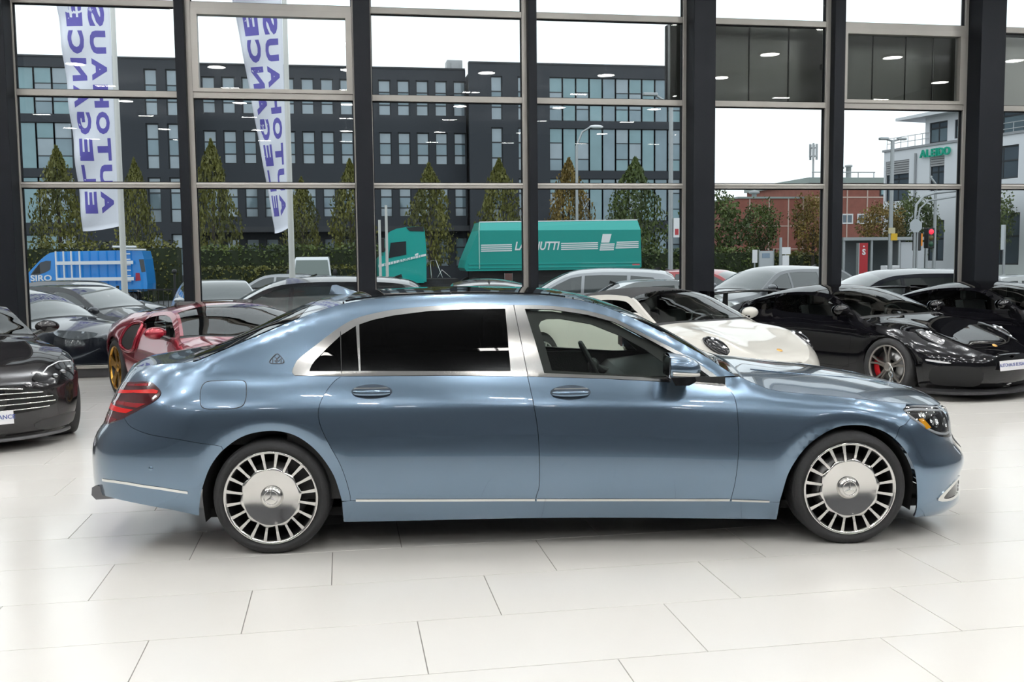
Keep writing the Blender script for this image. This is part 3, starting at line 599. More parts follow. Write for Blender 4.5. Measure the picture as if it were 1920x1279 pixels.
# ---------------------------------------------------------------- other cars, all cut from the same kind of skin
SEC = [(0,.13),(.12,.11),(.2,.06),(.3,.03),(.42,.008),(.55,0),(.7,.006),(.82,.018),(.92,.045),(1,.08)]
def auto_car(root, sp, paint, roofm=None, glassm=None, sp_=.05, seats=2, wheel=None, wsm=None):
    m = M(); S = Surf(sp); zs = pchip(sp['bottom']); A = sp['wells']; roofm = roofm or paint; G = glassm or glass('car_glass', (.42,.50,.48), 1.52)
    xa, xb = sp['seams']; xe = [x for x in np.linspace(xb, 6, 1500) if x < float(S.xf(S.ze(x))) - .006][-1]; xs = [x for x in np.linspace(xa, -3, 1500) if x > float(S.xr(S.ze(x))) + .006][-1]
    def bottom(x0, x1, n=90):
        out = []
        for x in np.linspace(x0, x1, n):
            z = float(zs(x))
            for (ax, az, ar) in A:
                if abs(x-ax) < ar: z = max(z, az + math.sqrt(ar*ar - (x-ax)**2))
            if out and abs(out[-1][1]-z) > .12: out += [(x, out[-1][1] + (z-out[-1][1])*k/4) for k in (1, 2, 3)]
            out.append((x, z))
        return out
    E = lambda p, q, n=60: polyline_edge(S, p, q, n)
    holes = list(sp['windows']); doors = sp.get('doors', [])
    body = bottom(xa, xb) + E(xb, xa, 110)
    for sg in (-1, 1): pobj('body_side', side_panel(S, body, sides=(sg,), holes=holes + doors, gap=.0015, sp=sp_, fine=sp_*.7), paint, root)
    for d in doors: both('door', S, d, paint, root, gap=.002, sp=sp_, fine=sp_*.7)
    for h in holes: both('side_window', S, h, G, root, off=-.004, lip=.0, sp=.08)
    fb = bottom(xb, xe-.02, 40) + tip_line(S.xf, float(zs(xe)), float(S.ze(xe)), 14) + E(xe, xb, 30)
    pobj('front_bumper', side_panel(S, fb, sides=(-1, 1), tip=True, sp=sp_, fine=sp_*.7), paint, root)
    rb = bottom(xa, xs+.02, 40) + tip_line(S.xr, float(zs(xs)), float(S.ze(xs)), 14) + E(xs, xa, 30)
    pobj('rear_bumper', side_panel(S, rb, sides=(-1, 1), tip=True, sp=sp_, fine=sp_*.7), paint, root)
    c = sp['cuts']  # rear edge, backlight base, backlight top, windshield top, windshield base, cowl
    bw = sp.get('bow', .12); nx = 20
    pobj('hood', top_panel(S, lambda t: c['cowl'] - bw*t*t, lambda t: xe + 0*t, -1, 1, 30, 26, gr=1.5), paint, root)
    pobj('windshield', top_panel(S, lambda t: c['wt'] + .04*t*t, lambda t: c['wb'] - bw*t*t, -.95, .95, 18, 16), wsm or glass('car_windscreen', (.62,.69,.67), 1.52), root)
    for sg in (-1, 1): pobj('windshield_pillar', top_panel(S, lambda t: c['wt'] + .04*t*t, lambda t: c['wb'] - bw*t*t, min(sg*.95, sg), max(sg*.95, sg), 18, 2), paint if sp.get('pillar', True) else m['black'], root)
    if c['cowl'] > c['wb'] + .01: pobj('cowl', top_panel(S, lambda t: c['wb'] - bw*t*t, lambda t: c['cowl'] - bw*t*t, -1, 1, 3, 16, off=-.004), m['black'], root)
    pobj('roof', top_panel(S, lambda t: c['bt'] - .03*t*t, lambda t: c['wt'] + .04*t*t, -1, 1, 22, 20), roofm, root)
    if c['bt'] > c['bb'] + .02:
        pobj('rear_window', top_panel(S, lambda t: c['bb'] + .1*t*t, lambda t: c['bt'] - .03*t*t, -.86, .86, 14, 14, off=.001), glass('car_rear_glass', (.12,.14,.14), 1.52), root)
        for sg in (-1, 1): pobj('rear_pillar', top_panel(S, lambda t: c['bb'] + .1*t*t, lambda t: c['bt'] - .03*t*t, min(sg*.86, sg), max(sg*.86, sg), 14, 3), roofm, root)
    pobj('rear_deck', top_panel(S, lambda t: xs + 0*t, lambda t: c['bb'] + .1*t*t, -1, 1, 14, 20, gr=.7), paint, root)
    for (ax, az, ar) in A: wheel_arch(S, ax, az, ar, m['dark'], root, n=20)
    x0, x1 = float(S.xr(.35))+.25, float(S.xf(.35))-.3
    b = MB(); b.box(x0, x1, -.62, .62, .13, .22); b.box(A[0][0]+A[0][2]+.03, A[1][0]-A[1][2]-.03, -.82, .82, .15, .24); b.build('floor_pan', m['dark'], root)
    inner = [(x0, .42), (A[0][0]-A[0][2]-.03, .42), (A[0][0]-A[0][2]+.05, .66), (A[0][0]+A[0][2]-.05, .69), (A[0][0]+A[0][2]+.04, .3), (A[1][0]-A[1][2]-.04, .3), (A[1][0]-A[1][2]+.05, .66), (A[1][0]+A[1][2]-.04, .64), (A[1][0]+A[1][2]+.03, .4), (x1, .4), (x1, .5), (A[1][0], .72), (c['wb']-.1, .76), (.2, .78), (x0, .6)]
    both('inner_shell', S, inner, m['dark'], root, off=-.03, lip=0, sp=.12)
    zf = sp.get('floor_z', .2)
    if seats:
        for y in (-.36, .36): seat(root, c['wt']-.15, y, m['leather'], z=zf, s=.9)
        cz = float(S.zc(c['wb'])); cb = c['wb']
        b = MB(); b.prism([(cb-.45,.4),(cb-.45,cz-.12),(cb-.3,cz-.06),(cb-.08,cz-.05),(cb-.05,.4)], -.66, .66); b.build('dashboard', m['leather'], root); steering_wheel(root, cb-.5, .36, cz-.1, m['leather'])
    mx, mz = c['mir']; cap = paint if sp.get('cap', True) else m['gloss']
    for sg in (-1, 1):
        yy = float(S.w(mx, mz-.1)) + .12; b = MB(); b.ball((mx, sg*yy, mz), (.075, .125, .07), 14, 10); o = b.build('mirror_cap', cap, root)
        b = MB(); b.lathe([(0,0),(.1,0),(.1,.004)], 20, axis='x', c=(mx-.078, 0, 0)); b.v = [(x, sg*yy + y*1.0, mz + z*.6) for x, y, z in b.v]; b.build('mirror_glass', mat('mirror_silver', (.5,.53,.56), .04, 1.), o)
        b = MB(); b.tube([(mx+.02, sg*(yy-.04), mz-.03), (mx+.05, sg*(yy-.2), mz-.1)], [.03,.02], 8); b.build('mirror_stalk', m['gloss'], root)
    if wheel:
        put_wheels(root, wheel, [(A[0][0], sp['track'][0]), (A[1][0], sp['track'][1])], sp['wheel_r']-.006)
    return S
def surf_pt(S, x, z, sg, d=0.):
    u = float(S.u_of(x, z)); p = S.P(u, z); n = S.N(u, z); return np.array([p[0]+n[0]*d, sg*(p[1]+n[1]*d), p[2]+n[2]*d]), np.array([n[0], sg*n[1], n[2]])
def overlay(name, S, poly, m, root, off=.004, lip=.006, sp=.03, parent=None, **k):
    return [pobj(name, side_panel(S, closed(poly, 3), off=off, lip=lip, sides=(sg,), sp=sp), m, root, **k) for sg in (-1, 1)]
def oval_lamp(root, c, r, axis_tilt, yaw, sg, housing, leds=True):
    """round-nosed headlamp: glassy oval over a dark housing with bright modules"""
    m = M(); R = Matrix.Rotation(sg*yaw, 4, 'Z') @ Matrix.Rotation(axis_tilt, 4, 'Y'); T = Matrix.Translation(Vector((c[0], sg*c[1], c[2]))) @ R
    b = MB(); b.ball((0,0,0), r, 22, 14); me = b.mesh(); me.transform(T); h = obj('headlamp', me, housing, root)
    b = MB()
    for (ux, uy) in ((.45,.3),(-.4,.35),(.4,-.35),(-.45,-.3)):
        zz = r[2]*math.sqrt(max(0, 1 - ux*ux - uy*uy)); b.ball((ux*r[0], uy*r[1], zz), (.018,.015,.010), 10, 6)
    me = b.mesh(); me.transform(T); obj('lamp_module', me, mat('lamp_module', (.8,.82,.85), .1, .6, emit=2.5), h); h.children
    b = MB(); n = 28; b.tube([(r[0]*1.0*math.cos(t), r[1]*1.0*math.sin(t), 0) for t in np.linspace(0, 2*PI, n+1)], .007, 6, cap=False); me = b.mesh(); me.transform(T); obj('lamp_rim', me, m['black'], h)
def plate(root, x, z, text='AUTOHAUS ELEGANCE', tilt=-.12, w=.52):
    m = M(); b = MB(); b.box(-.008, .0, -w/2, w/2, -.057, .057); p = b.build('number_plate', m['white'], root, loc=(x, 0, z), rot=(0, tilt, 0))
    me = text_mesh(text, .052, .0008, 1.0, bold=.0006); me.transform(Matrix(((0,0,1,.0012),(1,0,0,0),(0,1,0,.004),(0,0,0,1)))); obj('plate_lettering', me, m['blue'], p)
def place(name, label, axle, heading, wb, cat='car', group=None, z=0.):
    h = math.radians(heading); return empty(name, (axle[0] - wb*math.cos(h), axle[1] - wb*math.sin(h), z), h, label, cat, group)
# --- white convertible (round lamps, black soft top)
def rear_engine(cab=True):
    return dict(W=[(-1.2,.84),(-.6,.90),(0,.925),(.6,.905),(1.3,.88),(1.9,.885),(2.45,.905),(2.9,.87),(3.4,.78)],
        belt=[(-1.1,.80),(-.6,.86),(0,.90),(.6,.90),(1.4,.885),(2.05,.86),(2.6,.80),(3.1,.70),(3.4,.6)],
        edge=[(-1.1,.76),(-.9,.83),(-.6,.905),(-.3,.975),(0,1.06),(.35,1.15),(.7,1.2),(1.0,1.215),(1.3,1.205),(1.45,1.165),(1.7,1.05),(1.95,.93),(2.08,.872),(2.3,.84),(2.6,.80),(2.9,.74),(3.1,.675),(3.25,.60),(3.35,.53)],
        crown=[(-1.1,.80),(-.9,.88),(-.6,.97),(-.3,1.06),(0,1.155),(.35,1.235),(.7,1.28),(1.0,1.295),(1.3,1.275),(1.45,1.235),(1.7,1.13),(1.95,1.015),(2.1,.945),(2.2,.915),(2.5,.85),(2.8,.775),(3.05,.695),(3.2,.63),(3.33,.55)],
        xf=[(.12,3.2),(.2,3.32),(.35,3.37),(.45,3.38),(.55,3.345),(.65,3.27),(.75,3.15)], xr=[(.15,-.95),(.3,-1.08),(.5,-1.12),(.65,-1.11),(.8,-1.05),(.9,-.98)],
        sec=SEC, lean=(.55,.2), roll=[(-1,.05),(-.3,.02),(1.8,.02),(2.2,.05),(3.3,.08)], cf=(.85,2.6,2.3), cr=(.8,2.6,2.6), tp=2.4,
        bumps=[(0,.62,.45,.22,.03),(2.45,.6,.4,.2,.02)], tops=[(2.75,.60,.42,.16,.055)], bottom=[(-1.1,.25),(-.6,.2),(.5,.16),(2,.15),(2.9,.13),(3.3,.13)],
        arch=[(0,.345,.37),(2.45,.335,.365)], wells=[(0,.345,.37),(2.45,.335,.365)], seams=(-.62,2.95), cuts=dict(bb=-.55 if cab else -.75, bt=.05 if cab else .25, wt=1.36, wb=2.1, cowl=2.16, mir=(1.83,.975)), track=(.79,.785), wheel_r=.345, bow=.14,
        windows=[closed([(.28,.965),(.34,1.02),(.55,1.1),(.85,1.145),(1.15,1.155),(1.35,1.14),(1.55,1.06),(1.82,.935),(1.2,.935)], 3)], doors=[[(.62,.28),(.55,.5),(.5,.70),(.5,.86)] + [(1.0,.875),(1.9,.865)] + [(1.93,.6),(1.9,.28)]])
white = mat('chalk_white_paint', (.66,.65,.60), .28, .0, coat=1.)
def convertible():
    sp = rear_engine(True); sp['pillar'] = True; r = place('convertible', 'chalk-white convertible with black soft top and oval headlamps', (4.36,10.63), -66.8, 2.45)
    m = M(); S = auto_car(r, sp, white, roofm=mat('soft_top_fabric', (.012,.012,.013), .85, bump=(200,.3)), wheel=spoke_wheel(.345,.255,5,.13))
    hm = mat('lamp_dark', (.008,.008,.009), .1, 0., coat=.35, spec=.1)
    for sg in (-1, 1): oval_lamp(r, (2.86,.63,.705), (.20,.125,.07), .50, -.22, sg, hm)
    p = S.T(3.14, 0.); b = MB(); b.lathe([(0,.008),(.03,.007),(.034,0)], 20, axis='z'); me = b.mesh(); me.transform(Matrix.Translation(Vector(p)) @ Matrix.Rotation(.35, 4, 'Y')); obj('hood_crest', me, mat('crest_gold', (.75,.42,.12), .3, .8), r, label='small gold crest')
    overlay('bumper_intake', S, [(3.02,.22),(3.2,.2),(3.27,.26),(3.26,.36),(3.1,.36),(3.0,.31)], m['black'], r); plate(r, 3.395, .40)
    return r
convertible()
# --- black mid-engine coupes with rear wing
def mid_engine():
    return dict(W=[(-1.0,.83),(-.5,.89),(0,.905),(.5,.89),(1.3,.87),(1.9,.875),(2.48,.9),(2.95,.87),(3.5,.8)],
        belt=[(-1.0,.82),(-.5,.88),(0,.905),(.5,.895),(1.3,.875),(2.05,.85),(2.6,.79),(3.1,.70),(3.5,.6)],
        edge=[(-.95,.80),(-.7,.85),(-.4,.93),(-.1,1.01),(.2,1.09),(.5,1.15),(.8,1.18),(1.1,1.185),(1.3,1.165),(1.5,1.1),(1.75,.995),(2.0,.885),(2.12,.845),(2.4,.81),(2.7,.765),(3.0,.695),(3.2,.63),(3.35,.56),(3.45,.51)],
        crown=[(-.95,.86),(-.7,.93),(-.4,1.02),(-.1,1.11),(.2,1.19),(.5,1.245),(.8,1.265),(1.1,1.26),(1.3,1.235),(1.5,1.175),(1.75,1.07),(2.0,.96),(2.15,.91),(2.3,.88),(2.6,.81),(2.9,.73),(3.15,.65),(3.3,.59),(3.44,.52)],
        xf=[(.1,3.35),(.15,3.46),(.3,3.50),(.42,3.51),(.52,3.47),(.62,3.37),(.72,3.2)], xr=[(.15,-.75),(.3,-.9),(.5,-.96),(.7,-.97),(.85,-.93),(.95,-.88)],
        sec=SEC, lean=(.55,.2), roll=[(-1,.05),(-.3,.02),(1.8,.02),(2.2,.05),(3.3,.08)], cf=(.9,2.8,2.6), cr=(.8,2.8,2.8), tp=2.4,
        bumps=[(0,.62,.45,.2,.03),(2.48,.6,.4,.2,.025)], tops=[(2.75,.60,.45,.15,.05)], bottom=[(-.9,.25),(-.5,.2),(.5,.15),(2,.13),(2.9,.1),(3.4,.09)],
        arch=[(0,.345,.37),(2.484,.335,.365)], wells=[(0,.345,.37),(2.484,.335,.365)], seams=(-.55,2.95), cuts=dict(bb=-.55, bt=.35, wt=1.3, wb=2.08, cowl=2.15, mir=(1.80,.985)), track=(.775,.785), wheel_r=.345, bow=.14,
        windows=[closed([(.02,.955),(.1,1.0),(.3,1.07),(.4,1.095),(.45,1.09),(.5,.945),(.2,.935)], 3), closed([(.56,.94),(.5,1.105),(.75,1.14),(1.05,1.145),(1.25,1.125),(1.42,1.06),(1.62,.97),(1.8,.9),(1.2,.905)], 3)], doors=[[(.62,.28),(.55,.5),(.55,.86),(1.0,.865),(1.88,.845),(1.92,.6),(1.88,.28)]])
blackp = mat('deep_black_paint', (.003,.003,.004), .12, 0., coat=.75, coat_rough=.01, spec=0.)
def wing_coupe(axle, label, caliper):
    sp = mid_engine(); sp['cap'] = True; r = place('sports_coupe', label, axle, -70, 2.484, group='black winged coupes'); m = M()
    gun = mat('gunmetal_alloy', (.33,.31,.29), .32, .9)
    S = auto_car(r, sp, blackp, wheel=spoke_wheel(.345,.262,5,.15,col=gun,caliper=caliper,w=.011), glassm=glass('coupe_glass', (.84,.92,.90), 1.55))
    hm = mat('lamp_clear_dark', (.22,.22,.23), .12, .8, coat=1.)
    for sg in (-1, 1): oval_lamp(r, (2.93,.62,.675), (.24,.115,.06), .46, -.32, sg, hm)
    overlay('bumper_intake', S, [(3.02,.2),(3.25,.17),(3.4,.19),(3.42,.38),(3.2,.40),(3.05,.37)], m['dark'], r); overlay('running_light', S, [(3.0,.47),(3.2,.445),(3.2,.43),(3.0,.45)], mat('running_lamp', (.8,.8,.82), .2, .3), r)
    b = MB(); V = []; n = 30; zz = .085
    for i in range(n+1):
        a = -PI/2*1.02 + PI*1.04*i/n; V += [(2.9 + .66*math.cos(a)**.8 if math.cos(a) > 0 else 2.9, .90*math.sin(a), zz), (2.82 + .66*math.cos(a)**.8 if math.cos(a) > 0 else 2.82, .86*math.sin(a), zz), (2.9 + .65*math.cos(a)**.8 if math.cos(a) > 0 else 2.9, .90*math.sin(a), zz+.03), (2.8 + .6*math.cos(a)**.8 if math.cos(a) > 0 else 2.8, .84*math.sin(a), zz+.05)]
    b.add(V, [(4*i+p, 4*i+q, 4*i+4+q, 4*i+4+p) for i in range(n) for p, q in ((0,1),(0,2),(2,3),(1,3))]); b.build('front_splitter', m['black'], r)
    pr = MB(); V = []
    for y in np.linspace(-.78, .78, 25):
        d = .03*(y/.78)**2
        V += [(-1.02, y, 1.125-d), (-.90, y, 1.155-d), (-.72, y, 1.135-d), (-.74, y, 1.12-d), (-.9, y, 1.135-d)]
    pr.add(V, [(5*i+k, 5*i+(k+1) % 5, 5*i+5+(k+1) % 5, 5*i+5+k) for i in range(24) for k in range(5)], True); w = pr.build('rear_wing', blackp, r)
    for y in (-.45, .45): MB().prism([(-.9,.80),(-.78,.80),(-.78,1.14),(-.86,1.14)], y-.01, y+.01).build('wing_upright', m['black'], w)
    for y in (-.78, .78): MB().prism([(-1.03,1.06),(-.7,1.07),(-.7,1.15),(-1.03,1.15)], y-.006, y+.006).build('wing_endplate', blackp, w)
    p = S.T(3.27, 0.); b = MB(); b.lathe([(0,.008),(.028,.007),(.032,0)], 20, axis='z'); me = b.mesh(); me.transform(Matrix.Translation(Vector(p)) @ Matrix.Rotation(.5, 4, 'Y')); obj('hood_crest', me, mat('crest_gold', (.75,.42,.12), .3, .8), r)
    plate(r, 3.525, .40); return r
redc = mat('red_caliper', (.45,.01,.015), .35)
wing_coupe((7.21,11.13), 'glossy black winged coupe with red brake calipers parked beside the white convertible', redc)
wing_coupe((9.84,11.66), 'glossy black winged coupe parked beyond the other black coupe', redc)
# --- red mid-engine supercar
def supercar():
    sp = dict(W=[(-1.0,.86),(-.5,.95),(0,.985),(.5,.955),(1.0,.93),(1.7,.93),(2.65,.965),(3.1,.92),(3.7,.8)],
        belt=[(-1.0,.82),(-.4,.88),(0,.90),(.5,.87),(1.2,.83),(2.2,.79),(2.65,.75),(3.2,.64),(3.7,.5)],
        edge=[(-.95,.84),(-.6,.89),(-.3,.92),(0,.95),(.3,.985),(.6,1.03),(.9,1.075),(1.2,1.09),(1.45,1.06),(1.7,.985),(2.0,.88),(2.25,.80),(2.5,.785),(2.8,.745),(3.1,.665),(3.4,.56),(3.6,.47)],
        crown=[(-.95,.86),(-.6,.93),(-.3,1.0),(0,1.06),(.3,1.115),(.6,1.155),(.9,1.18),(1.2,1.175),(1.45,1.14),(1.7,1.07),(2.0,.965),(2.3,.855),(2.45,.81),(2.7,.76),(3.0,.675),(3.3,.58),(3.6,.48)],
        xf=[(.1,3.5),(.2,3.62),(.35,3.66),(.45,3.62),(.55,3.5),(.65,3.35)], xr=[(.2,-.8),(.4,-.95),(.7,-1.0),(.9,-.96),(1.,-.9)],
        sec=SEC, lean=(.75,.2), roll=[(-1,.06),(-.2,.04),(.5,.02),(2.,.02),(2.4,.05),(3.5,.08)], cf=(.9,2.6,2.3), cr=(.8,2.8,2.8), tp=2.4, bumps=[(0,.68,.5,.22,.04),(2.65,.6,.4,.2,.03)], tops=[(2.7,.66,.4,.16,.06),(-.05,.72,.45,.15,.06)],
        bottom=[(-.9,.25),(-.5,.2),(.5,.13),(2,.12),(3.1,.1),(3.6,.1)], arch=[(0,.36,.385),(2.65,.35,.38)], wells=[(0,.36,.385),(2.65,.35,.38)], seams=(-.55,3.12), cuts=dict(bb=-.35, bt=.5, wt=1.35, wb=2.3, cowl=2.36, mir=(1.78,.885)), track=(.84,.835), wheel_r=.355, bow=.25,
        windows=[closed([(.72,.90),(.68,.97),(.85,1.02),(1.15,1.045),(1.4,1.02),(1.65,.945),(1.95,.84),(1.4,.855)], 3)], doors=[[(.78,.25),(.74,.5),(.78,.82),(1.4,.805),(2.0,.79),(2.1,.5),(2.0,.25)]])
    red = mat('metallic_red_paint', (.30,.012,.03), .22, .55, coat=1.); m = M()
    r = place('supercar', 'metallic red supercar with gold wheels and dark side intake', (-.77,11.13), -63.5, 2.65)
    S = auto_car(r, sp, red, wheel=spoke_wheel(.355,.275,5,.12,col=mat('gold_alloy', (.62,.33,.06), .25, .9),hw=.14,w=.028), glassm=glass('coupe_glass', (.84,.92,.90), 1.55))
    for sg in (-1, 1):
        h = pobj('side_intake', side_panel(S, closed([(.38,.68),(.42,.86),(.56,.91),(.74,.88),(.74,.68),(.58,.62)], 3), off=.006, lip=.02, sides=(sg,), sp=.04), m['dark'], r, label='dark side air intake')
        pts = [tuple(surf_pt(S, x, z, sg, .014)[0]) for x, z in closed([(.36,.66),(.40,.87),(.56,.93),(.76,.90),(.76,.66),(.58,.60)], 3)]; MB().tube(pts + pts[:1], .022, 8, cap=False).build('intake_lip', red, h)
    return r
supercar()
# --- black grand tourer facing the camera
def grand_tourer():
    sp = dict(W=[(-1.0,.86),(-.5,.93),(0,.955),(.6,.93),(1.4,.91),(2.1,.92),(2.8,.955),(3.2,.93),(3.7,.86)],
        belt=[(-1.0,.85),(-.4,.91),(0,.92),(.6,.91),(1.3,.89),(1.9,.87),(2.8,.83),(3.3,.76),(3.7,.68)],
        edge=[(-1.0,.88),(-.7,.95),(-.4,1.02),(-.1,1.09),(.2,1.15),(.5,1.19),(.8,1.2),(1.0,1.185),(1.2,1.13),(1.45,1.02),(1.7,.915),(1.85,.875),(2.2,.865),(2.6,.85),(3.0,.815),(3.3,.75),(3.5,.67),(3.6,.60)],
        crown=[(-1.0,.93),(-.7,1.01),(-.4,1.1),(-.1,1.175),(.2,1.235),(.5,1.27),(.8,1.28),(1.0,1.265),(1.2,1.215),(1.45,1.11),(1.7,1.0),(1.85,.95),(2.0,.93),(2.3,.915),(2.7,.88),(3.1,.82),(3.35,.75),(3.5,.68),(3.62,.60)],
        xf=[(.1,3.5),(.18,3.62),(.3,3.64),(.45,3.66),(.58,3.665),(.66,3.62),(.75,3.52)], xr=[(.2,-.85),(.4,-1.0),(.7,-1.05),(.95,-1.02)],
        sec=SEC, lean=(.6,.2), roll=[(-1,.05),(-.2,.02),(1.5,.02),(2,.07),(3.5,.1)], cf=(.8,2.8,2.7), cr=(.8,2.8,2.8), tp=2.6, bumps=[(0,.65,.45,.2,.03),(2.8,.62,.4,.2,.03)], tops=[(2.8,.62,.6,.16,.03)],
        bottom=[(-1,.25),(-.5,.2),(.5,.16),(2.2,.15),(3.1,.12),(3.6,.11)], arch=[(0,.355,.38),(2.8,.35,.375)], wells=[(0,.355,.38),(2.8,.35,.375)], seams=(-.55,3.25), cuts=dict(bb=-.8, bt=.1, wt=1.05, wb=1.86, cowl=1.93, mir=(1.55,.985)), track=(.81,.815), wheel_r=.355, bow=.16,
        windows=[closed([(.0,1.0),(.2,1.08),(.5,1.14),(.8,1.155),(1.0,1.14),(1.2,1.07),(1.55,.925),(.8,.935)], 3)], doors=[[(.4,.28),(.35,.5),(.38,.9),(1.0,.9),(1.75,.875),(1.85,.6),(1.8,.28)]])
    gp = mat('black_graphite_paint', (.014,.013,.014), .16, .2, coat=.8, coat_rough=.01, spec=0.); m = M()
    r = place('grand_tourer', 'dark graphite grand tourer with wide slatted grille beside the red supercar', (-3.487,9.967), -64.5, 2.8)
    S = auto_car(r, sp, gp, wheel=spoke_wheel(.355,.27,5,.12))
    hm = mat('lamp_dark', (.008,.008,.009), .1, 0., coat=.35, spec=.1)
    for h, sg in zip(overlay('headlamp', S, [(3.1,.755),(3.25,.765),(3.4,.735),(3.52,.68),(3.575,.63),(3.545,.585),(3.42,.575),(3.25,.60),(3.12,.67)], hm, r, off=.006, lip=.02, label='dark almond-shaped headlamp'), (-1, 1)):
        for (x, z) in ((3.26,.69), (3.38,.665), (3.47,.64)):
            p, n = surf_pt(S, x, z, sg, .008); MB().ball(p, (.028,.028,.024), 12, 8).build('lamp_module', mat('lamp_module_grey', (.25,.26,.27), .1, .8), h)
        p = [tuple(surf_pt(S, x, z, sg, .012)[0]) for x, z in ((3.12,.735),(3.26,.745),(3.4,.715),(3.515,.66))]; MB().tube(p, .006, 6).build('light_strip', mat('light_guide', (.75,.77,.8), .2, emit=.15), h)
    def x_at(y, z):
        a, c = 3.0, float(S.xf(z))
        for _ in range(36):
            q = (a+c)/2
            if float(S.w(q, z)) > y: a = q
            else: c = q
        return a
    top = [(x_at(y, z), z) for y, z in ((.02,.60),(.25,.59),(.45,.555),(.60,.50),(.66,.45))]; bot = [(x_at(y, z), z) for y, z in ((.64,.40),(.5,.365),(.3,.35),(.02,.345))]
    g = pobj('grille', side_panel(S, smooth_line(top, 3) + smooth_line(bot, 3), sides=(-1, 1), off=.006, lip=.012, sp=.04), m['dark'], r, label='wide dark grille with chrome slats')
    for k in range(5):
        z = .385 + .045*k; ym = np.interp(z, [.36,.40,.45,.50,.555,.6], [.5,.62,.64,.58,.42,.1])
        MB().tube([(x_at(abs(y), z + .03*(1-(y/ym)**2)*(k/5)) + .012, y, z + .03*(1-(y/ym)**2)*(k/5)) for y in np.linspace(-ym, ym, 25)], .006, 6).build('grille_slat', m['chrome'], g)
    overlay('bumper_intake', S, [(3.1,.2),(3.4,.16),(3.55,.18),(3.56,.26),(3.3,.28)], m['black'], r); b = MB(); pts = [(x_at(abs(y), .14)+.015, y, .115) for y in np.linspace(-.8, .8, 25)]; b.tube(pts, .018, 6); b.build('front_splitter', mat('splitter_grey', (.09,.09,.095), .4), r)
    plate(r, 3.69, .33); return r
grand_tourer()
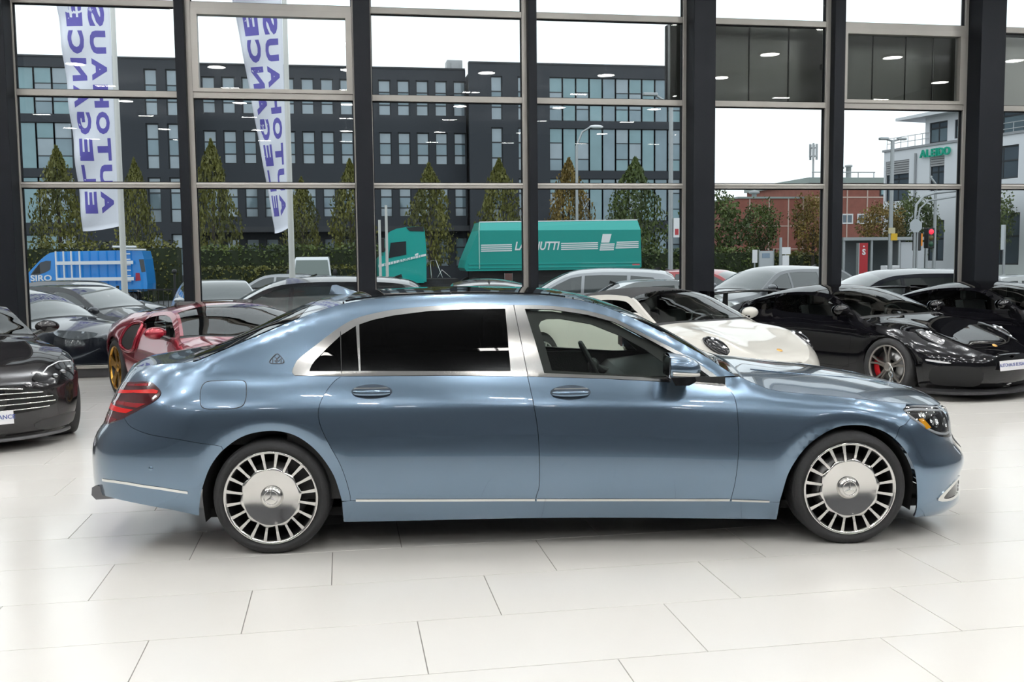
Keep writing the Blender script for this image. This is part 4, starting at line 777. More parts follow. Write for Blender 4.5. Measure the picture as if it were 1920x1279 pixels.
# ---------------------------------------------------------------- the showroom
def room():
    steel = mat('charcoal_steel', (.0055,.0065,.0085), .6, spec=.12, noise=(4,.1)); frame = mat('grey_aluminium', (.40,.385,.355), .4, .3, noise=(5,.06)); ftop = mat('light_aluminium', (.72,.70,.66), .4, .2)
    plast = mat('warm_plaster', (.19,.195,.205), .8, noise=(1.5,.04)); white = mat('ceiling_white', (.88,.885,.89), .85, noise=(1,.03)); joint = mat('tile_joint', (.30,.29,.27), .8)
    X0, X1, Y0 = -10., 17.5, -9.5
    fl = MB().box(X0, X1, Y0, FY+.1, -.12, -.006).build('floor', joint, kind='structure', label='showroom floor of large cream polished tiles')
    # floor tiles 1.2 x 0.6 m, each row shifted by a third
    tm = bpy.data.materials.new('cream_tile'); tm.use_nodes = True; nt = tm.node_tree; b = nt.nodes['Principled BSDF']
    oi = nt.nodes.new('ShaderNodeObjectInfo'); mx = nt.nodes.new('ShaderNodeMix'); mx.data_type = 'RGBA'; mx.inputs[6].default_value = (.79,.775,.735,1); mx.inputs[7].default_value = (.83,.82,.785,1)
    tc = nt.nodes.new('ShaderNodeTexCoord'); nz = nt.nodes.new('ShaderNodeTexNoise'); nz.inputs['Scale'].default_value = 2.2; nz.inputs['Detail'].default_value = 6; mt = nt.nodes.new('ShaderNodeMath'); mt.operation = 'MULTIPLY_ADD'; mt.inputs[1].default_value = .5
    nt.links.new(oi.outputs['Random'], mt.inputs[0]); nt.links.new(nz.outputs['Fac'], mt.inputs[2]); nt.links.new(tc.outputs['Object'], nz.inputs['Vector']); nt.links.new(mt.outputs[0], mx.inputs[0]); nt.links.new(mx.outputs[2], b.inputs['Base Color'])
    b.inputs['Roughness'].default_value = .16; b.inputs['Specular IOR Level'].default_value = .5
    W, L, g = .6018, 1.2, .0022
    tile = MB().box(g, L-g, -W+g, -g, -.012, 0, bev=.0012).mesh('tile'); rest = MB(); near = []
    inv = camo.matrix_world.inverted()
    for k in range(-15, 27):
        ys = 6.3377 - k*W
        if ys > FY + .02 or ys - W < Y0: continue
        x = -.887 - (k*.4) % 1.2 - 9.6
        while x < X1 - L:
            if x > X0:
                c = inv @ Vector((x + .6, ys - .3, 0)); vis = c.z < -1 and abs(c.x/-c.z) < .62 and abs(c.y/-c.z) < .46
                d = Vector((x + .6, ys - .3, 0)).length
                near.append((0 if vis else 1, d, x, ys))
            x += L
    near.sort()
    for i, (v, d, x, ys) in enumerate(near):
        if v == 0 and i < 300: obj('tile', tile, tm, fl, (x, ys, 0))
        else: rest.box(x+g, x+L-g, ys-W+g, ys-g, -.012, 0)
    rest.build('tile_field', tm, fl, kind='stuff')
    MB().box(X0+.05, X1-.05, Y0+.05, 2.95, 0, .008).build('carpet_field', mat('charcoal_carpet', (.06,.064,.07), .95, bump=(300,.4)), kind='structure', label='charcoal carpet in the rear half of the showroom')
    MB().box(X0, X1, Y0-.2, Y0, 0, CEIL).build('wall_front', plast, kind='structure'); MB().box(X0-.2, X0, Y0, FY, 0, CEIL).build('wall_left', plast, kind='structure'); MB().box(X1, X1+.2, Y0, FY, 0, CEIL).build('wall_right', plast, kind='structure')
    MB().box(X0-.2, X1+.2, Y0-.2, FY+.6, CEIL, CEIL+.2).build('ceiling', white, kind='structure')
    MB().box(X0, X1, FY-.12, FY+.12, -.0, .13).build('baseboard_back', mat('plinth_dark', (.03,.03,.032), .5), kind='structure')
    MB().box(X0, X1, FY-.14, FY-.02, .13, .15).build('trim_0', frame, kind='structure')
    # columns
    cx = [-9.75, -7.2, -4.62, -2.19, .385, 2.945, 5.61, 7.955, 10.52, 13.1, 15.7]; wd = [.2,.2,.3,.13,.24,.13,.35,.18,.44,.2,.2]
    for i, (x, w) in enumerate(zip(cx, wd)):
        dx = 0
        MB().box(x-w/2+dx, x+w/2+dx, FY-.42 if w > .22 else FY-.22, FY-.06, 0, CEIL, bev=.006).build('trim_%d' % (i+1), steel, kind='structure', label='charcoal steel column of the glass front')
    gm = glass('facade_glass', (.965,.985,.98), 1.28)
    for i in range(len(cx)-1):
        a, b_ = cx[i], cx[i+1]; wn = empty('window_%d' % (i+1), ((a+b_)/2, FY, 0), 0, 'tall glazed bay of the showroom front'); wn['kind'] = 'structure'; h = (b_ - a)/2; mx_ = (a+b_)/2
        def bx(name, x0, x1, y0, y1, z0, z1, m): return MB().box(x0, x1, y0, y1, z0, z1, bev=.006).build(name, m, wn)
        pl, pr = wd[i]/2 + (.075 if cx[i] < 0 and wd[i] < .29 else .02), wd[i+1]/2 + (.02 if cx[i+1] < 1 else .075 if wd[i+1] < .3 else .055); bx('frame_post', -h, -h+pl, -.07, .07, .13, CEIL, frame); bx('frame_post', h-pr, h, -.07, .07, .13, CEIL, frame)
        lev = [(.15, .17), (2.735, 2.815), (4.03, 4.12), (5.31, 5.40), (CEIL-.05, CEIL)]
        for k, (z0, z1) in enumerate(lev):
            mm = bx('mullion', -h+pl, h-pr, -.07, .07, z0, z1, frame)
            if k == 1: MB().box(-h+pl, h-pr, -.082, -.07, z1-.03, z1-.003).build('mullion_cap', ftop, mm)
        for k in range(4):
            z0, z1 = lev[k][1], lev[k+1][0]; xa, xb = -h+pl, h-pr
            if k == 2 and i in (3, 7):   # opening light with its own frame
                w_ = .09
                MB().box(xa, xa+w_, -.09, .05, z0, z1).box(xb-w_, xb, -.09, .05, z0, z1).box(xa+w_, xb-w_, -.09, .05, z0, z0+w_*.6).box(xa+w_, xb-w_, -.09, .05, z1-w_, z1).build('opening_sash', frame, wn)
            MB().box(xa, xb, -.012, .012, z0, z1).build('pane', gm, wn)
            MB().box(xa, xa+.012, -.03, .03, z0, z1).box(xb-.012, xb, -.03, .03, z0, z1).box(xa, xb, -.03, .03, z0, z0+.012).box(xa, xb, -.03, .03, z1-.012, z1).build('pane_seal', steel, wn)
    # dark fascia outside the upper panes
    dk = mat('fascia_dark', (.05,.052,.045), .3, .3, noise=(1.2,.15)); fa = empty('sign_fascia', (5.32, FY+.45, 4.13), 0, 'dark metal fascia of tall panels outside the upper glass panes', 'fascia')
    ed = [0, .36, 1.36, 2.05, 2.95, 3.55, 4.15, 4.65, 5.08]
    for q in range(len(ed)-1):
        p = MB().box(ed[q]+.008, ed[q+1]-.008, -.04, .10, 0, 1.30, bev=.01).build('fascia_panel', dk, fa)
    MB().box(0, 5.08, .10, .2, .02, 1.28).build('fascia_back', steel, fa)
    for q in (.29, 2.635): MB().box(q-.03, q+.03, -.6, -.04, .6, .68).build('bracket', steel, fa)
    lf = empty('light_fascia', (10.45, FY+.45, 4.13), 0, 'pale grey fascia panel outside the upper glass panes', 'fascia')
    for q in range(3): MB().box(q*1.5+.006, q*1.5+1.494, -.04, .1, 0, 1.22, bev=.01).build('fascia_panel', mat('fascia_light', (.52,.52,.51), .6, noise=(1,.04)), lf)
    MB().box(0, 4.5, -.06, .12, 1.22, 1.30).build('fascia_coping', steel, lf)
    for q in (.07, 2.65): MB().box(q-.03, q+.03, -.6, -.04, .6, .68).build('bracket', steel, lf)
    # ceiling lamps
    em = mat('lamp_diffuser', (1,.97,.92), .5, emit=LAMP_POWER, emit_col=(1,.97,.93)); eu = mat('added_uplight_glow', (1,.98,.95), .5, emit=LAMP_POWER*3.6, emit_col=(.95,.98,1)); hs = mat('lamp_housing_white', (.7,.7,.7), .5)  # upward-glowing discs on the round lamps are added to brighten the ceiling
    disc = MB().lathe([(0,0),(.2,0),(.2,.012)], 24, axis='z').mesh('diffuser'); ring = MB().lathe([(.2,-.004),(.235,-.004),(.235,.05),(.2,.05)], 24, axis='z').tube([(0,0,.04),(0,0,.6)], .012, 6).mesh('housing'); upd = MB().lathe([(0,.045),(.2,.045),(.2,.035)], 24, axis='z').mesh('added_uplight')
    sq = MB().box(-.22,-.02,-.1,.1,0,.01).box(.02,.22,-.1,.1,0,.01).mesh('diffuser'); sh = MB().tube([(-.2,0,.05),(-.2,0,.6)], .012, 6).tube([(.2,0,.05),(.2,0,.6)], .012, 6).box(-.25,.25,-.13,.13,.012,.09).box(-.25,.25,-.13,-.105,-.006,.01).box(-.25,.25,.105,.13,-.006,.01).mesh('housing')
    for j, x in enumerate((-8.6,-5.65,-2.65,.3,3.5,6.4,9.3,12.2,15.2)):
        for y in (12.4, 9.85, 7., 1.75, -4.25):
            o = empty('ceiling_lamp', (x, y, 6.0), 0, 'round white ceiling lamp of the showroom, mirrored in the glass front', 'lamp', 'round showroom ceiling lamps'); obj('housing', ring, hs, o); obj('diffuser', disc, em, o); obj('added_uplight', upd, eu, o)
        for y in (4.2, -1.1, -7.3):
            o = empty('ceiling_spotlight', (x, y, 6.0), 0, 'square twin ceiling spotlight of the showroom, mirrored in the glass front', 'lamp', 'square showroom ceiling spotlights'); obj('housing', sh, hs, o); obj('diffuser', sq, em, o)
room()
# ---------------------------------------------------------------- outside: ground, buildings
def ground_outside():
    asphalt = mat('asphalt', (.10,.105,.11), .85, noise=(3,.15), bump=(80,.3)); grass = mat('lawn_grass', (.10,.17,.035), .9, noise=(9,.3), bump=(120,.6)); kerb = mat('kerb_stone', (.32,.32,.31), .8, noise=(6,.1))
    MB().box(-110, 120, FY+.12, 160, GZ-.3, GZ).build('car_park_ground', asphalt, kind='structure', label='grey asphalt of the car park and street')
    MB().box(-60, 14, 30.5, 34, GZ, GZ+.10).build('lawn_strip', grass, kind='structure', label='green lawn strip between car park and street')
    MB().box(16, 60, 43.0, 47, GZ, GZ+.12).build('lawn_strip', grass, kind='structure', label='green lawn strip behind the street signs')
    MB().box(-60, 14, 30.2, 30.5, GZ, GZ+.14).build('kerb', kerb, kind='structure', label='stone kerb along the lawn strip')
ground_outside()
WIN = {}
def window_part(b, x0, x1, z0, z1, y, fm, gm, bars=(), verts=(), depth=.12, fw=.07):
    """one window: frame with transoms, and its panes as sub-parts"""
    m = MB().box(x0-.04, x0+fw, y-depth*.4, y+depth, z0-.04, z1+.04).box(x1-fw, x1+.04, y-depth*.4, y+depth, z0-.04, z1+.04).box(x0+fw, x1-fw, y-depth*.4, y+depth, z0-.04, z0+fw).box(x0+fw, x1-fw, y-depth*.4, y+depth, z1-fw, z1+.04)
    for z in bars: m.box(x0+fw, x1-fw, y-depth*.3, y+depth, z-fw*.6, z+fw*.6)
    for x in verts: m.box(x-fw*.5, x+fw*.5, y-depth*.3, y+depth, z0+fw, z1-fw)
    w = m.build('window', fm, b); zz = [z0+fw] + [q for z in bars for q in (z-fw*.6, z+fw*.6)] + [z1-fw]
    for k in range(0, len(zz), 2): MB().box(x0+fw, x1-fw, y-.01, y+.03, zz[k], zz[k+1]).build('pane', gm[k//2 % len(gm)], w)
def wall_with_holes(name, x0, x1, z0, z1, y0, y1, holes, m, parent):
    """a wall slab with window openings: strips between sorted openings"""
    xs = sorted(set([x0, x1] + [q for h in holes for q in h[:2]])); b = MB()
    for a, c in zip(xs[:-1], xs[1:]):
        if c - a < 1e-4: continue
        cut = sorted([(h[2], h[3]) for h in holes if h[0] < (a+c)/2 < h[1]]); z = z0
        for (p, q) in cut:
            if p > z: b.box(a, c, y0, y1, z, p)
            z = q
        if z1 > z: b.box(a, c, y0, y1, z, z1)
    return b.build(name, m, parent)
def dark_building():
    wall = mat('anthracite_render', (.028,.034,.043), .75, noise=(.6,.12)); band = mat('anthracite_band', (.03,.034,.04), .6); fm = mat('window_frame_dark', (.02,.026,.032), .5)
    g1 = mat('office_glass_blue', (.20,.27,.31), .06, .25, noise=(.7,.25)); g2 = mat('office_glass_pale', (.30,.36,.40), .08, .2, noise=(.9,.2)); g3 = mat('office_glass_teal', (.20,.31,.34), .06, .25, noise=(.5,.3))
    B = empty('office_building', (0, 0, GZ), 0, 'long anthracite office block with rows of bluish windows behind the street trees', 'building'); o = -GZ
    T = 14.35 + o
    # left tower (also carries the first glazed block), recessed middle, right tower
    def tower(x0, x1, y, top, wins, glz):
        wall_with_holes('wall', x0, x1, 0, top, y, y+.45, wins + [g[:4] for g in glz], wall, B); MB().box(x0, x1, y-.06, y+.5, top, top+.1).build('coping', band, B)
        MB().box(x0+.3, x1-.3, y+.45, y+10, 0, top-.2).build('block', wall, B)
        for (a, b_, z0, z1) in wins: window_part(B, a, b_, z0, z1, y+.2, fm, [g2, g1], bars=(z0+.30*(z1-z0), z0+.66*(z1-z0)))
        for (a, b_, z0, z1, n) in glz:
            w = (b_-a)/n
            for k in range(n):
                br = () if k % 3 == 1 or k % 5 == 3 else (z0+.28*(z1-z0), z0+.66*(z1-z0)); window_part(B, a+k*w, a+(k+1)*w, z0, z1, y+.18, fm, [g3, g1, g2] if k % 2 else [g1, g2, g3], bars=br, fw=.05)
    rows = [(10.68+o, 13.55+o), (7.36+o, 10.2+o), (4.0+o, 6.85+o), (.6+o, 3.3+o)]
    tower(-34, -9.3, 66., 14.15+o, [(x, x+.78, z0, z1) for x in (-11.82, -10.52) for z0, z1 in rows], [(-33, -16.2, z0, z1, 16) for z0, z1 in rows])
    mid = [(x, x+.84, z0, z1) for x in np.arange(-8.62, 8.3, 1.262) for z0, z1 in ((11.15+o, 13.5+o), (7.9+o, 10.05+o), (4.4+o, 6.45+o), (1.0+o, 3.0+o))]
    tower(-9.3, 8.6, 68., 14.25+o, mid, [])
    tower(8.6, 23.4, 66., 14.35+o, [(x, x+.78, z0, z1) for x in (10.05, 11.85) for z0, z1 in rows], [(14.0, 23.2, z0, z1, 10) for z0, z1 in rows])
    MB().box(23.0, 23.4, 66.45, 76, 0, T-.2).build('end_wall', mat('pale_side', (.55,.57,.58), .7), B)
    ac = MB(); ac.box(7.6, 8.7, 70, 71.2, 14.25+o, 15.3+o, bev=.05); ac.box(7.9, 8.4, 69.9, 70, 14.5+o, 15.1+o); ac.build('roof_unit', mat('zinc_grey', (.4,.41,.42), .5), B)
    MB().box(-9.3, 8.6, 66.6, 68, 3.4+o, 3.75+o).build('canopy', band, B)
dark_building()
def white_building():
    wht = mat('white_render', (.74,.76,.80), .8, noise=(.5,.03)); grey = mat('coping_grey', (.33,.34,.36), .6); fm = mat('window_frame_dark', (.02,.026,.032), .5); g1 = mat('office_glass_dark', (.10,.13,.16), .06, .2, noise=(.8,.3)); bl = mat('blind_grey', (.36,.36,.37), .6)
    # front runs from the far corner (31.3, 53.9) towards the camera
    ax, ay, bx, by = 31.29, 53.9, 33.55, 42.6; L = math.hypot(bx-ax, by-ay); rz = math.atan2(by-ay, bx-ax)
    B = empty('white_office', (ax, ay, GZ), rz, 'white rendered office building with green rooftop lettering and a flat overhanging roof', 'building'); o = -GZ; H = 7.47+o
    # local x along the front towards the camera, local y behind the front is +y
    wins = [(.15, 2.0, 4.6+o, 6.9+o), (3.55, 4.6, 5.0+o, 6.85+o), (7.35, 9.4, 5.3+o, 6.95+o), (.3, 2.0, 1.2+o, 3.4+o), (3.5, 4.7, 1.2+o, 3.4+o), (7.2, 9.6, 1.0+o, 3.6+o)]
    wall_with_holes('wall', 0, L, 0, H, 0, .4, wins, wht, B); MB().box(-.1, L, -.08, .5, H, H+.12).build('coping', grey, B); MB().box(.2, L, .4, 12, 0, H-.1).build('block', wht, B)
    for i, (a, b_, z0, z1) in enumerate(wins):
        window_part(B, a, b_, z0, z1, .15, fm, [g1], bars=(z0+.55*(z1-z0),), verts=((a+b_)/2,))
        if i < 2:
            for k in range(6 if i == 0 else 4): MB().box(a+.03, b_-.03, .02, .10, z1-.12-.13*k, z1-.02-.13*k).build('blind_slat', bl, B)
    MB().tube([(2.55, -.08, 0), (2.55, -.08, H-.3)], .06, 8).build('downpipe', grey, B)
    pw = [(.3, 1.6, 7.62+o, 8.75+o), (2.1, 2.7, 7.7+o, 8.7+o), (5.2, 7.8, 7.5+o, 8.85+o)]
    PX = 2.9
    wall_with_holes('penthouse_wall', PX, L, H, 9.05+o, .25, .6, [(a+PX, b_+PX, z0, z1) for a, b_, z0, z1 in pw], wht, B)
    for a, b_, z0, z1 in pw: window_part(B, a+PX, b_+PX, z0, z1, .35, fm, [mat('office_glass_blue', (.20,.27,.31), .06, .25), g1], bars=(z0+.7*(z1-z0),), verts=((a+b_)/2+PX,))
    MB().box(PX+.3, L, .6, 10, H, 9.0+o).build('penthouse', wht, B)
    MB().prism([(PX-1.5, 9.05+o), (L, 9.05+o), (L, 9.35+o), (PX-1.5, 9.2+o)], -.5, 10).build('overhanging_roof', mat('roof_white', (.7,.72,.75), .6), B)
    r = MB(); 
    for k in range(7): r.tube([(.1+k*.55, .1, H+.1), (.1+k*.55, .1, H+.75)], .02, 6)
    for z in (.45, .75): r.tube([(.1, .1, H+z), (3.4, .1, H+z)], .02, 6)
    r.build('roof_railing', mat('railing_steel', (.55,.56,.58), .4, .6), B)
    r = MB()
    for z in (.3, .6): r.tube([(7.0, .05, H+z), (L, .05, H+z)], .025, 6)
    for k in range(5): r.tube([(7.0+k*1.0, .05, H), (7.0+k*1.0, .05, H+.6)], .02, 6)
    r.build('roof_railing', mat('railing_steel', (.55,.56,.58), .4, .6), B)
    gl = mat('sign_green', (.0,.30,.20), .4, emit=.12, emit_col=(0,.5,.32)); xx = 2.95
    for ch, w in zip('ALEIDO', (.42,.34,.36,.18,.42,.44)):
        me = text_mesh(ch, .58, .05, 1.0, bold=.012); me.transform(Matrix(((1,0,0,xx+w/2),(0,0,-1,-.13),(0,1,0,H-.42),(0,0,0,1)))); obj('sign_letter', me, gl, B, label='green sign letter'); xx += w
white_building()
def brick_building():
    brick = mat('red_brick', (.27,.095,.07), .85, noise=(2,.25)); strip = mat('pale_joint_strip', (.55,.42,.36), .8); fm = mat('window_frame_white', (.7,.7,.7), .5); g = mat('office_glass_dark', (.10,.13,.16), .06, .2); roof = mat('roof_sheet_green', (.28,.33,.31), .6)
    B = empty('brick_works', (32.4, 78, GZ), 0, 'low red-brick works building with pale joint strips and roof vents', 'building'); o = -GZ
    MB().box(0, 5.8, 0, 10, 0, 6.2+o).build('wing', brick, B); MB().box(5.8, 16, -1, 12, 0, 7.4+o).build('hall', brick, B); MB().box(5.5, 16.3, -1.3, 12, 7.4+o, 7.85+o).build('roof_edge', roof, B); MB().box(-.1, 5.8, -.1, 10, 6.2+o, 6.35+o).build('coping', roof, B)
    for x in (.9, 2.6, 4.3, 5.6): MB().box(x, x+.1, -.04, 0, .2, 6.2+o).build('joint_strip', strip, B)
    for x in (7.2, 9.0, 10.8, 12.6): MB().box(x, x+.1, -1.05, -1, .2, 7.4+o).build('joint_strip', strip, B)
    for z in (3.9+o, 2.0+o): MB().box(0, 5.8, -.03, 0, z, z+.08).build('joint_strip', strip, B)
    MB().box(5.8, 16, -1.04, -1, 6.2+o, 6.3+o).build('joint_strip', strip, B)
    for x in (8.6, 10.0, 11.2): window_part(B, x, x+.95, 4.1+o, 4.85+o, -1.02, fm, [g], verts=(x+.47,))
    window_part(B, 12.0, 15.5, 6.4+o, 7.2+o, -1.02, mat('window_frame_dark', (.02,.026,.032), .5), [mat('office_glass_teal', (.20,.31,.34), .06, .25)], verts=(13.2, 14.4))
    for x, h in ((10.0, 1.2), (10.75, 1.35)): MB().lathe([(.22, 0), (.22, h-.15), (.32, h-.15), (.32, h), (0, h)], 16, axis='z', c=(x, 2, 7.8+o)).build('roof_vent', mat('zinc_grey', (.4,.41,.42), .5), B)
    MB().lathe([(.2, 0), (.2, .4), (.45, .45), (.45, .6), (0, .75)], 16, axis='z', c=(2.2, 2, 6.3+o)).build('roof_vent', mat('zinc_grey', (.4,.41,.42), .5), B)
    a = MB(); a.tube([(7.5, 2, 7.6+o), (7.5, 2, 11+o)], .09, 8)
    for k in range(6): t = k*PI/3; a.box(7.5+.3*math.cos(t)-.08, 7.5+.3*math.cos(t)+.08, 2+.3*math.sin(t)-.05, 2+.3*math.sin(t)+.05, 9.6+o+(k % 2)*.2, 10.9+o)
    for z in (9.9, 10.6): a.lathe([(.28, -.03), (.32, -.03), (.32, .03), (.28, .03)], 16, axis='z', c=(7.5, 2, z+o))
    a.build('antenna_mast', mat('mast_grey', (.4,.41,.42), .5), B)
    r = MB(); r.tube([(5.9, -1, 8.3+o), (11.5, -1, 8.3+o)], .05, 6)
    for x in (6, 8, 10, 11.4): r.tube([(x, -1, 7.8+o), (x, -1, 8.3+o)], .04, 6)
    r.build('roof_railing', mat('mast_grey', (.4,.41,.42), .5), B)
brick_building()
# ---------------------------------------------------------------- trees and hedges
def leaves(n, fn, size, rng):
    V = []; F = []
    for i in range(n):
        p = fn(rng); a = rng.normal(size=3); a /= np.linalg.norm(a); b = np.cross(a, rng.normal(size=3)); b /= np.linalg.norm(b) + 1e-9; s = size*(.6 + .8*rng.rand())
        k = len(V); V += [p - a*s*.5, p + b*s*.32, p + a*s*.5, p - b*s*.32]; F.append((k, k+1, k+2, k+3))
    return V, F
def tree_meshes():
    out = {}
    def col(rng):   # columnar hornbeam, pointed crown with ragged outline
        while 1:
            h = rng.rand()**.85; th = rng.rand()*2*PI; rr = .5*(1.15 if h < .1 else 1)*np.interp(h, [0,.08,.3,.6,.78,.9,1], [.45,.85,1.0,.72,.45,.22,.02])*(1+.22*math.sin(3*th+9*h)+.12*math.sin(7*th-14*h)); r = rr*math.sqrt(.25+.75*rng.rand())
            return np.array([r*math.cos(th), r*math.sin(th), h])
    def rnd(rng):
        v = rng.normal(size=3); v /= np.linalg.norm(v); th = math.atan2(v[1], v[0]); r = .5*(1+.13*math.sin(3*th+4*v[2])+.1*math.sin(5*th-6*v[2]))*(.55+.45*rng.rand())
        return np.array([v[0]*r, v[1]*r, .5+v[2]*r])
    for k in range(3):
        rng = np.random.RandomState(20+k); V, F = leaves(3600, col, .048, rng); out['col%d' % k] = raw_mesh('foliage', V, F, False); rng = np.random.RandomState(40+k); V, F = leaves(3600, rnd, .05, rng); out['rnd%d' % k] = raw_mesh('foliage', V, F, False)
    b = MB(); b.tube([(0,0,0),(.1,.05,.5),(-.05,.08,1)], [1,.8,.5], 8); out['trunk'] = b.mesh('trunk'); return out
TM = tree_meshes()
LEAF = [leafmat('leaf_green', (.030,.052,.012), (.12,.16,.03)), leafmat('leaf_yellow_green', (.05,.06,.012), (.20,.19,.03)), leafmat('leaf_autumn', (.08,.06,.012), (.28,.18,.03))]
def tree(name, label, x, y, zc, top, width, kind, lm, group=None, k=0, zt=None):
    r = empty(name, (x, y, GZ), RNG.rand()*6, label, 'tree', group); o = obj('foliage', TM['%s%d' % (kind, k % 3)], None, r, (0, 0, zc-GZ)); o.data = o.data; o.scale = (width, width, top-zc)
    if not len(o.data.materials): o.data.materials.append(lm)
    o.material_slots[0].link = 'OBJECT'; o.material_slots[0].material = lm
    t = obj('trunk', TM['trunk'], mat('bark', (.06,.05,.04), .9, noise=(6,.3)), r); t.scale = (.11, .11, max(.6, (top-GZ)*.6))
TL = ['slim pointed street tree in front of the glazed end of the anthracite block', 'narrow low street tree behind the first flagpole', 'tall pointed street tree between the two flags', 'slim street tree beside the second flag', 'slim street tree behind the truck cab', 'broad pointed street tree left of the tipper trailer', 'street tree with orange tips behind the tipper trailer', 'dense pointed street tree by the tall lamp post', 'slim street tree hidden behind the thick steel column']
for i, (x, top, w, lm) in enumerate(((-13.0,7.0,2.6,1), (-9.55,6.45,1.9,1), (-6.0,7.35,2.5,1), (.55,6.5,2.2,1), (4.45,6.3,2.6,1), (8.0,6.55,2.6,1), (11.6,6.6,2.7,2), (15.1,6.65,3.3,0), (-1.8,5.6,1.9,1))):
    tree('street_tree', TL[i], x*1.064, 53.2, 1.2, (top-1.7)*1.064+1.7, w*1.05, 'col', LEAF[lm], 'columnar street trees', i)
for i, (x, y, zc, top, w, lm, lb) in enumerate(((19.3,50,1.0,5.2,3.4,0,'bushy green tree next to the thick steel column, before the brick works'), (22.6,51.5,1.6,4.55,2.3,0,'small round-headed tree before the brick works'), (25.0,50,1.6,4.9,2.4,2,'browning round tree beside the slim steel column'), (27.0,46.6,1.8,4.2,2.4,2,'brownish round tree by the double street lamp'), (29.6,47.9,1.6,4.75,2.6,0,'dark green round tree below the green rooftop lettering'), (31.4,44.4,1.6,4.75,2.4,0,'green round tree behind the traffic lights'), (33.5,40,1.2,5.0,3.2,0,'dark green tree in front of the white office'), (16.9,58,.8,4.6,3.,0,'dark shrub-like tree behind the lamp post'))):
    tree('round_tree', lb, x, y, zc, top, w, 'rnd', LEAF[lm], 'round trees along the side street', i)
def hedge(label, x0, x1, y0, y1, h, n, lm):
    rng = np.random.RandomState(int(abs(x0*7+y0))); V, F = leaves(n, lambda r: np.array([x0+(x1-x0)*r.rand(), y0+(y1-y0)*r.rand()*.5 if r.rand() < .6 else y0+(y1-y0)*r.rand(), GZ+h*min(1, r.rand()**.8*1.02)*(1+.03*math.sin(5*x0+r.rand()*9))]), .16, rng)
    o = empty('hedge', ((x0+x1)/2, y0, GZ), 0, label, 'hedge'); me = raw_mesh('foliage', [v - np.array([(x0+x1)/2, y0, GZ]) for v in V], F, False); obj('foliage', me, lm, o)
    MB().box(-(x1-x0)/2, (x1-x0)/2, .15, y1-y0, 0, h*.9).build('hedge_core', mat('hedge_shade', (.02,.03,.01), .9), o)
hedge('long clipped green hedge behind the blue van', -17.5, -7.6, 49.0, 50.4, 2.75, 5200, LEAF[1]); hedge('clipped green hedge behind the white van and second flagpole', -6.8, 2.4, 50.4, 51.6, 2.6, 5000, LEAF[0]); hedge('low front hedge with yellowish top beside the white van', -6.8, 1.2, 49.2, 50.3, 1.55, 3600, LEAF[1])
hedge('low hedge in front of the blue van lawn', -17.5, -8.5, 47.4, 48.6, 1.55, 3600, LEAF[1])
hedge('clipped hedge behind the trailer tail', 13.9, 20.7, 46.9, 48.2, 2.2, 5000, LEAF[0]); hedge('clipped hedge behind the street signs', 20.8, 23.8, 48.5, 50, 2.0, 2600, LEAF[1]); hedge('yellow-green hedge behind the red pylon', 25.0, 29.5, 52, 53.2, 2.0, 2600, LEAF[1])
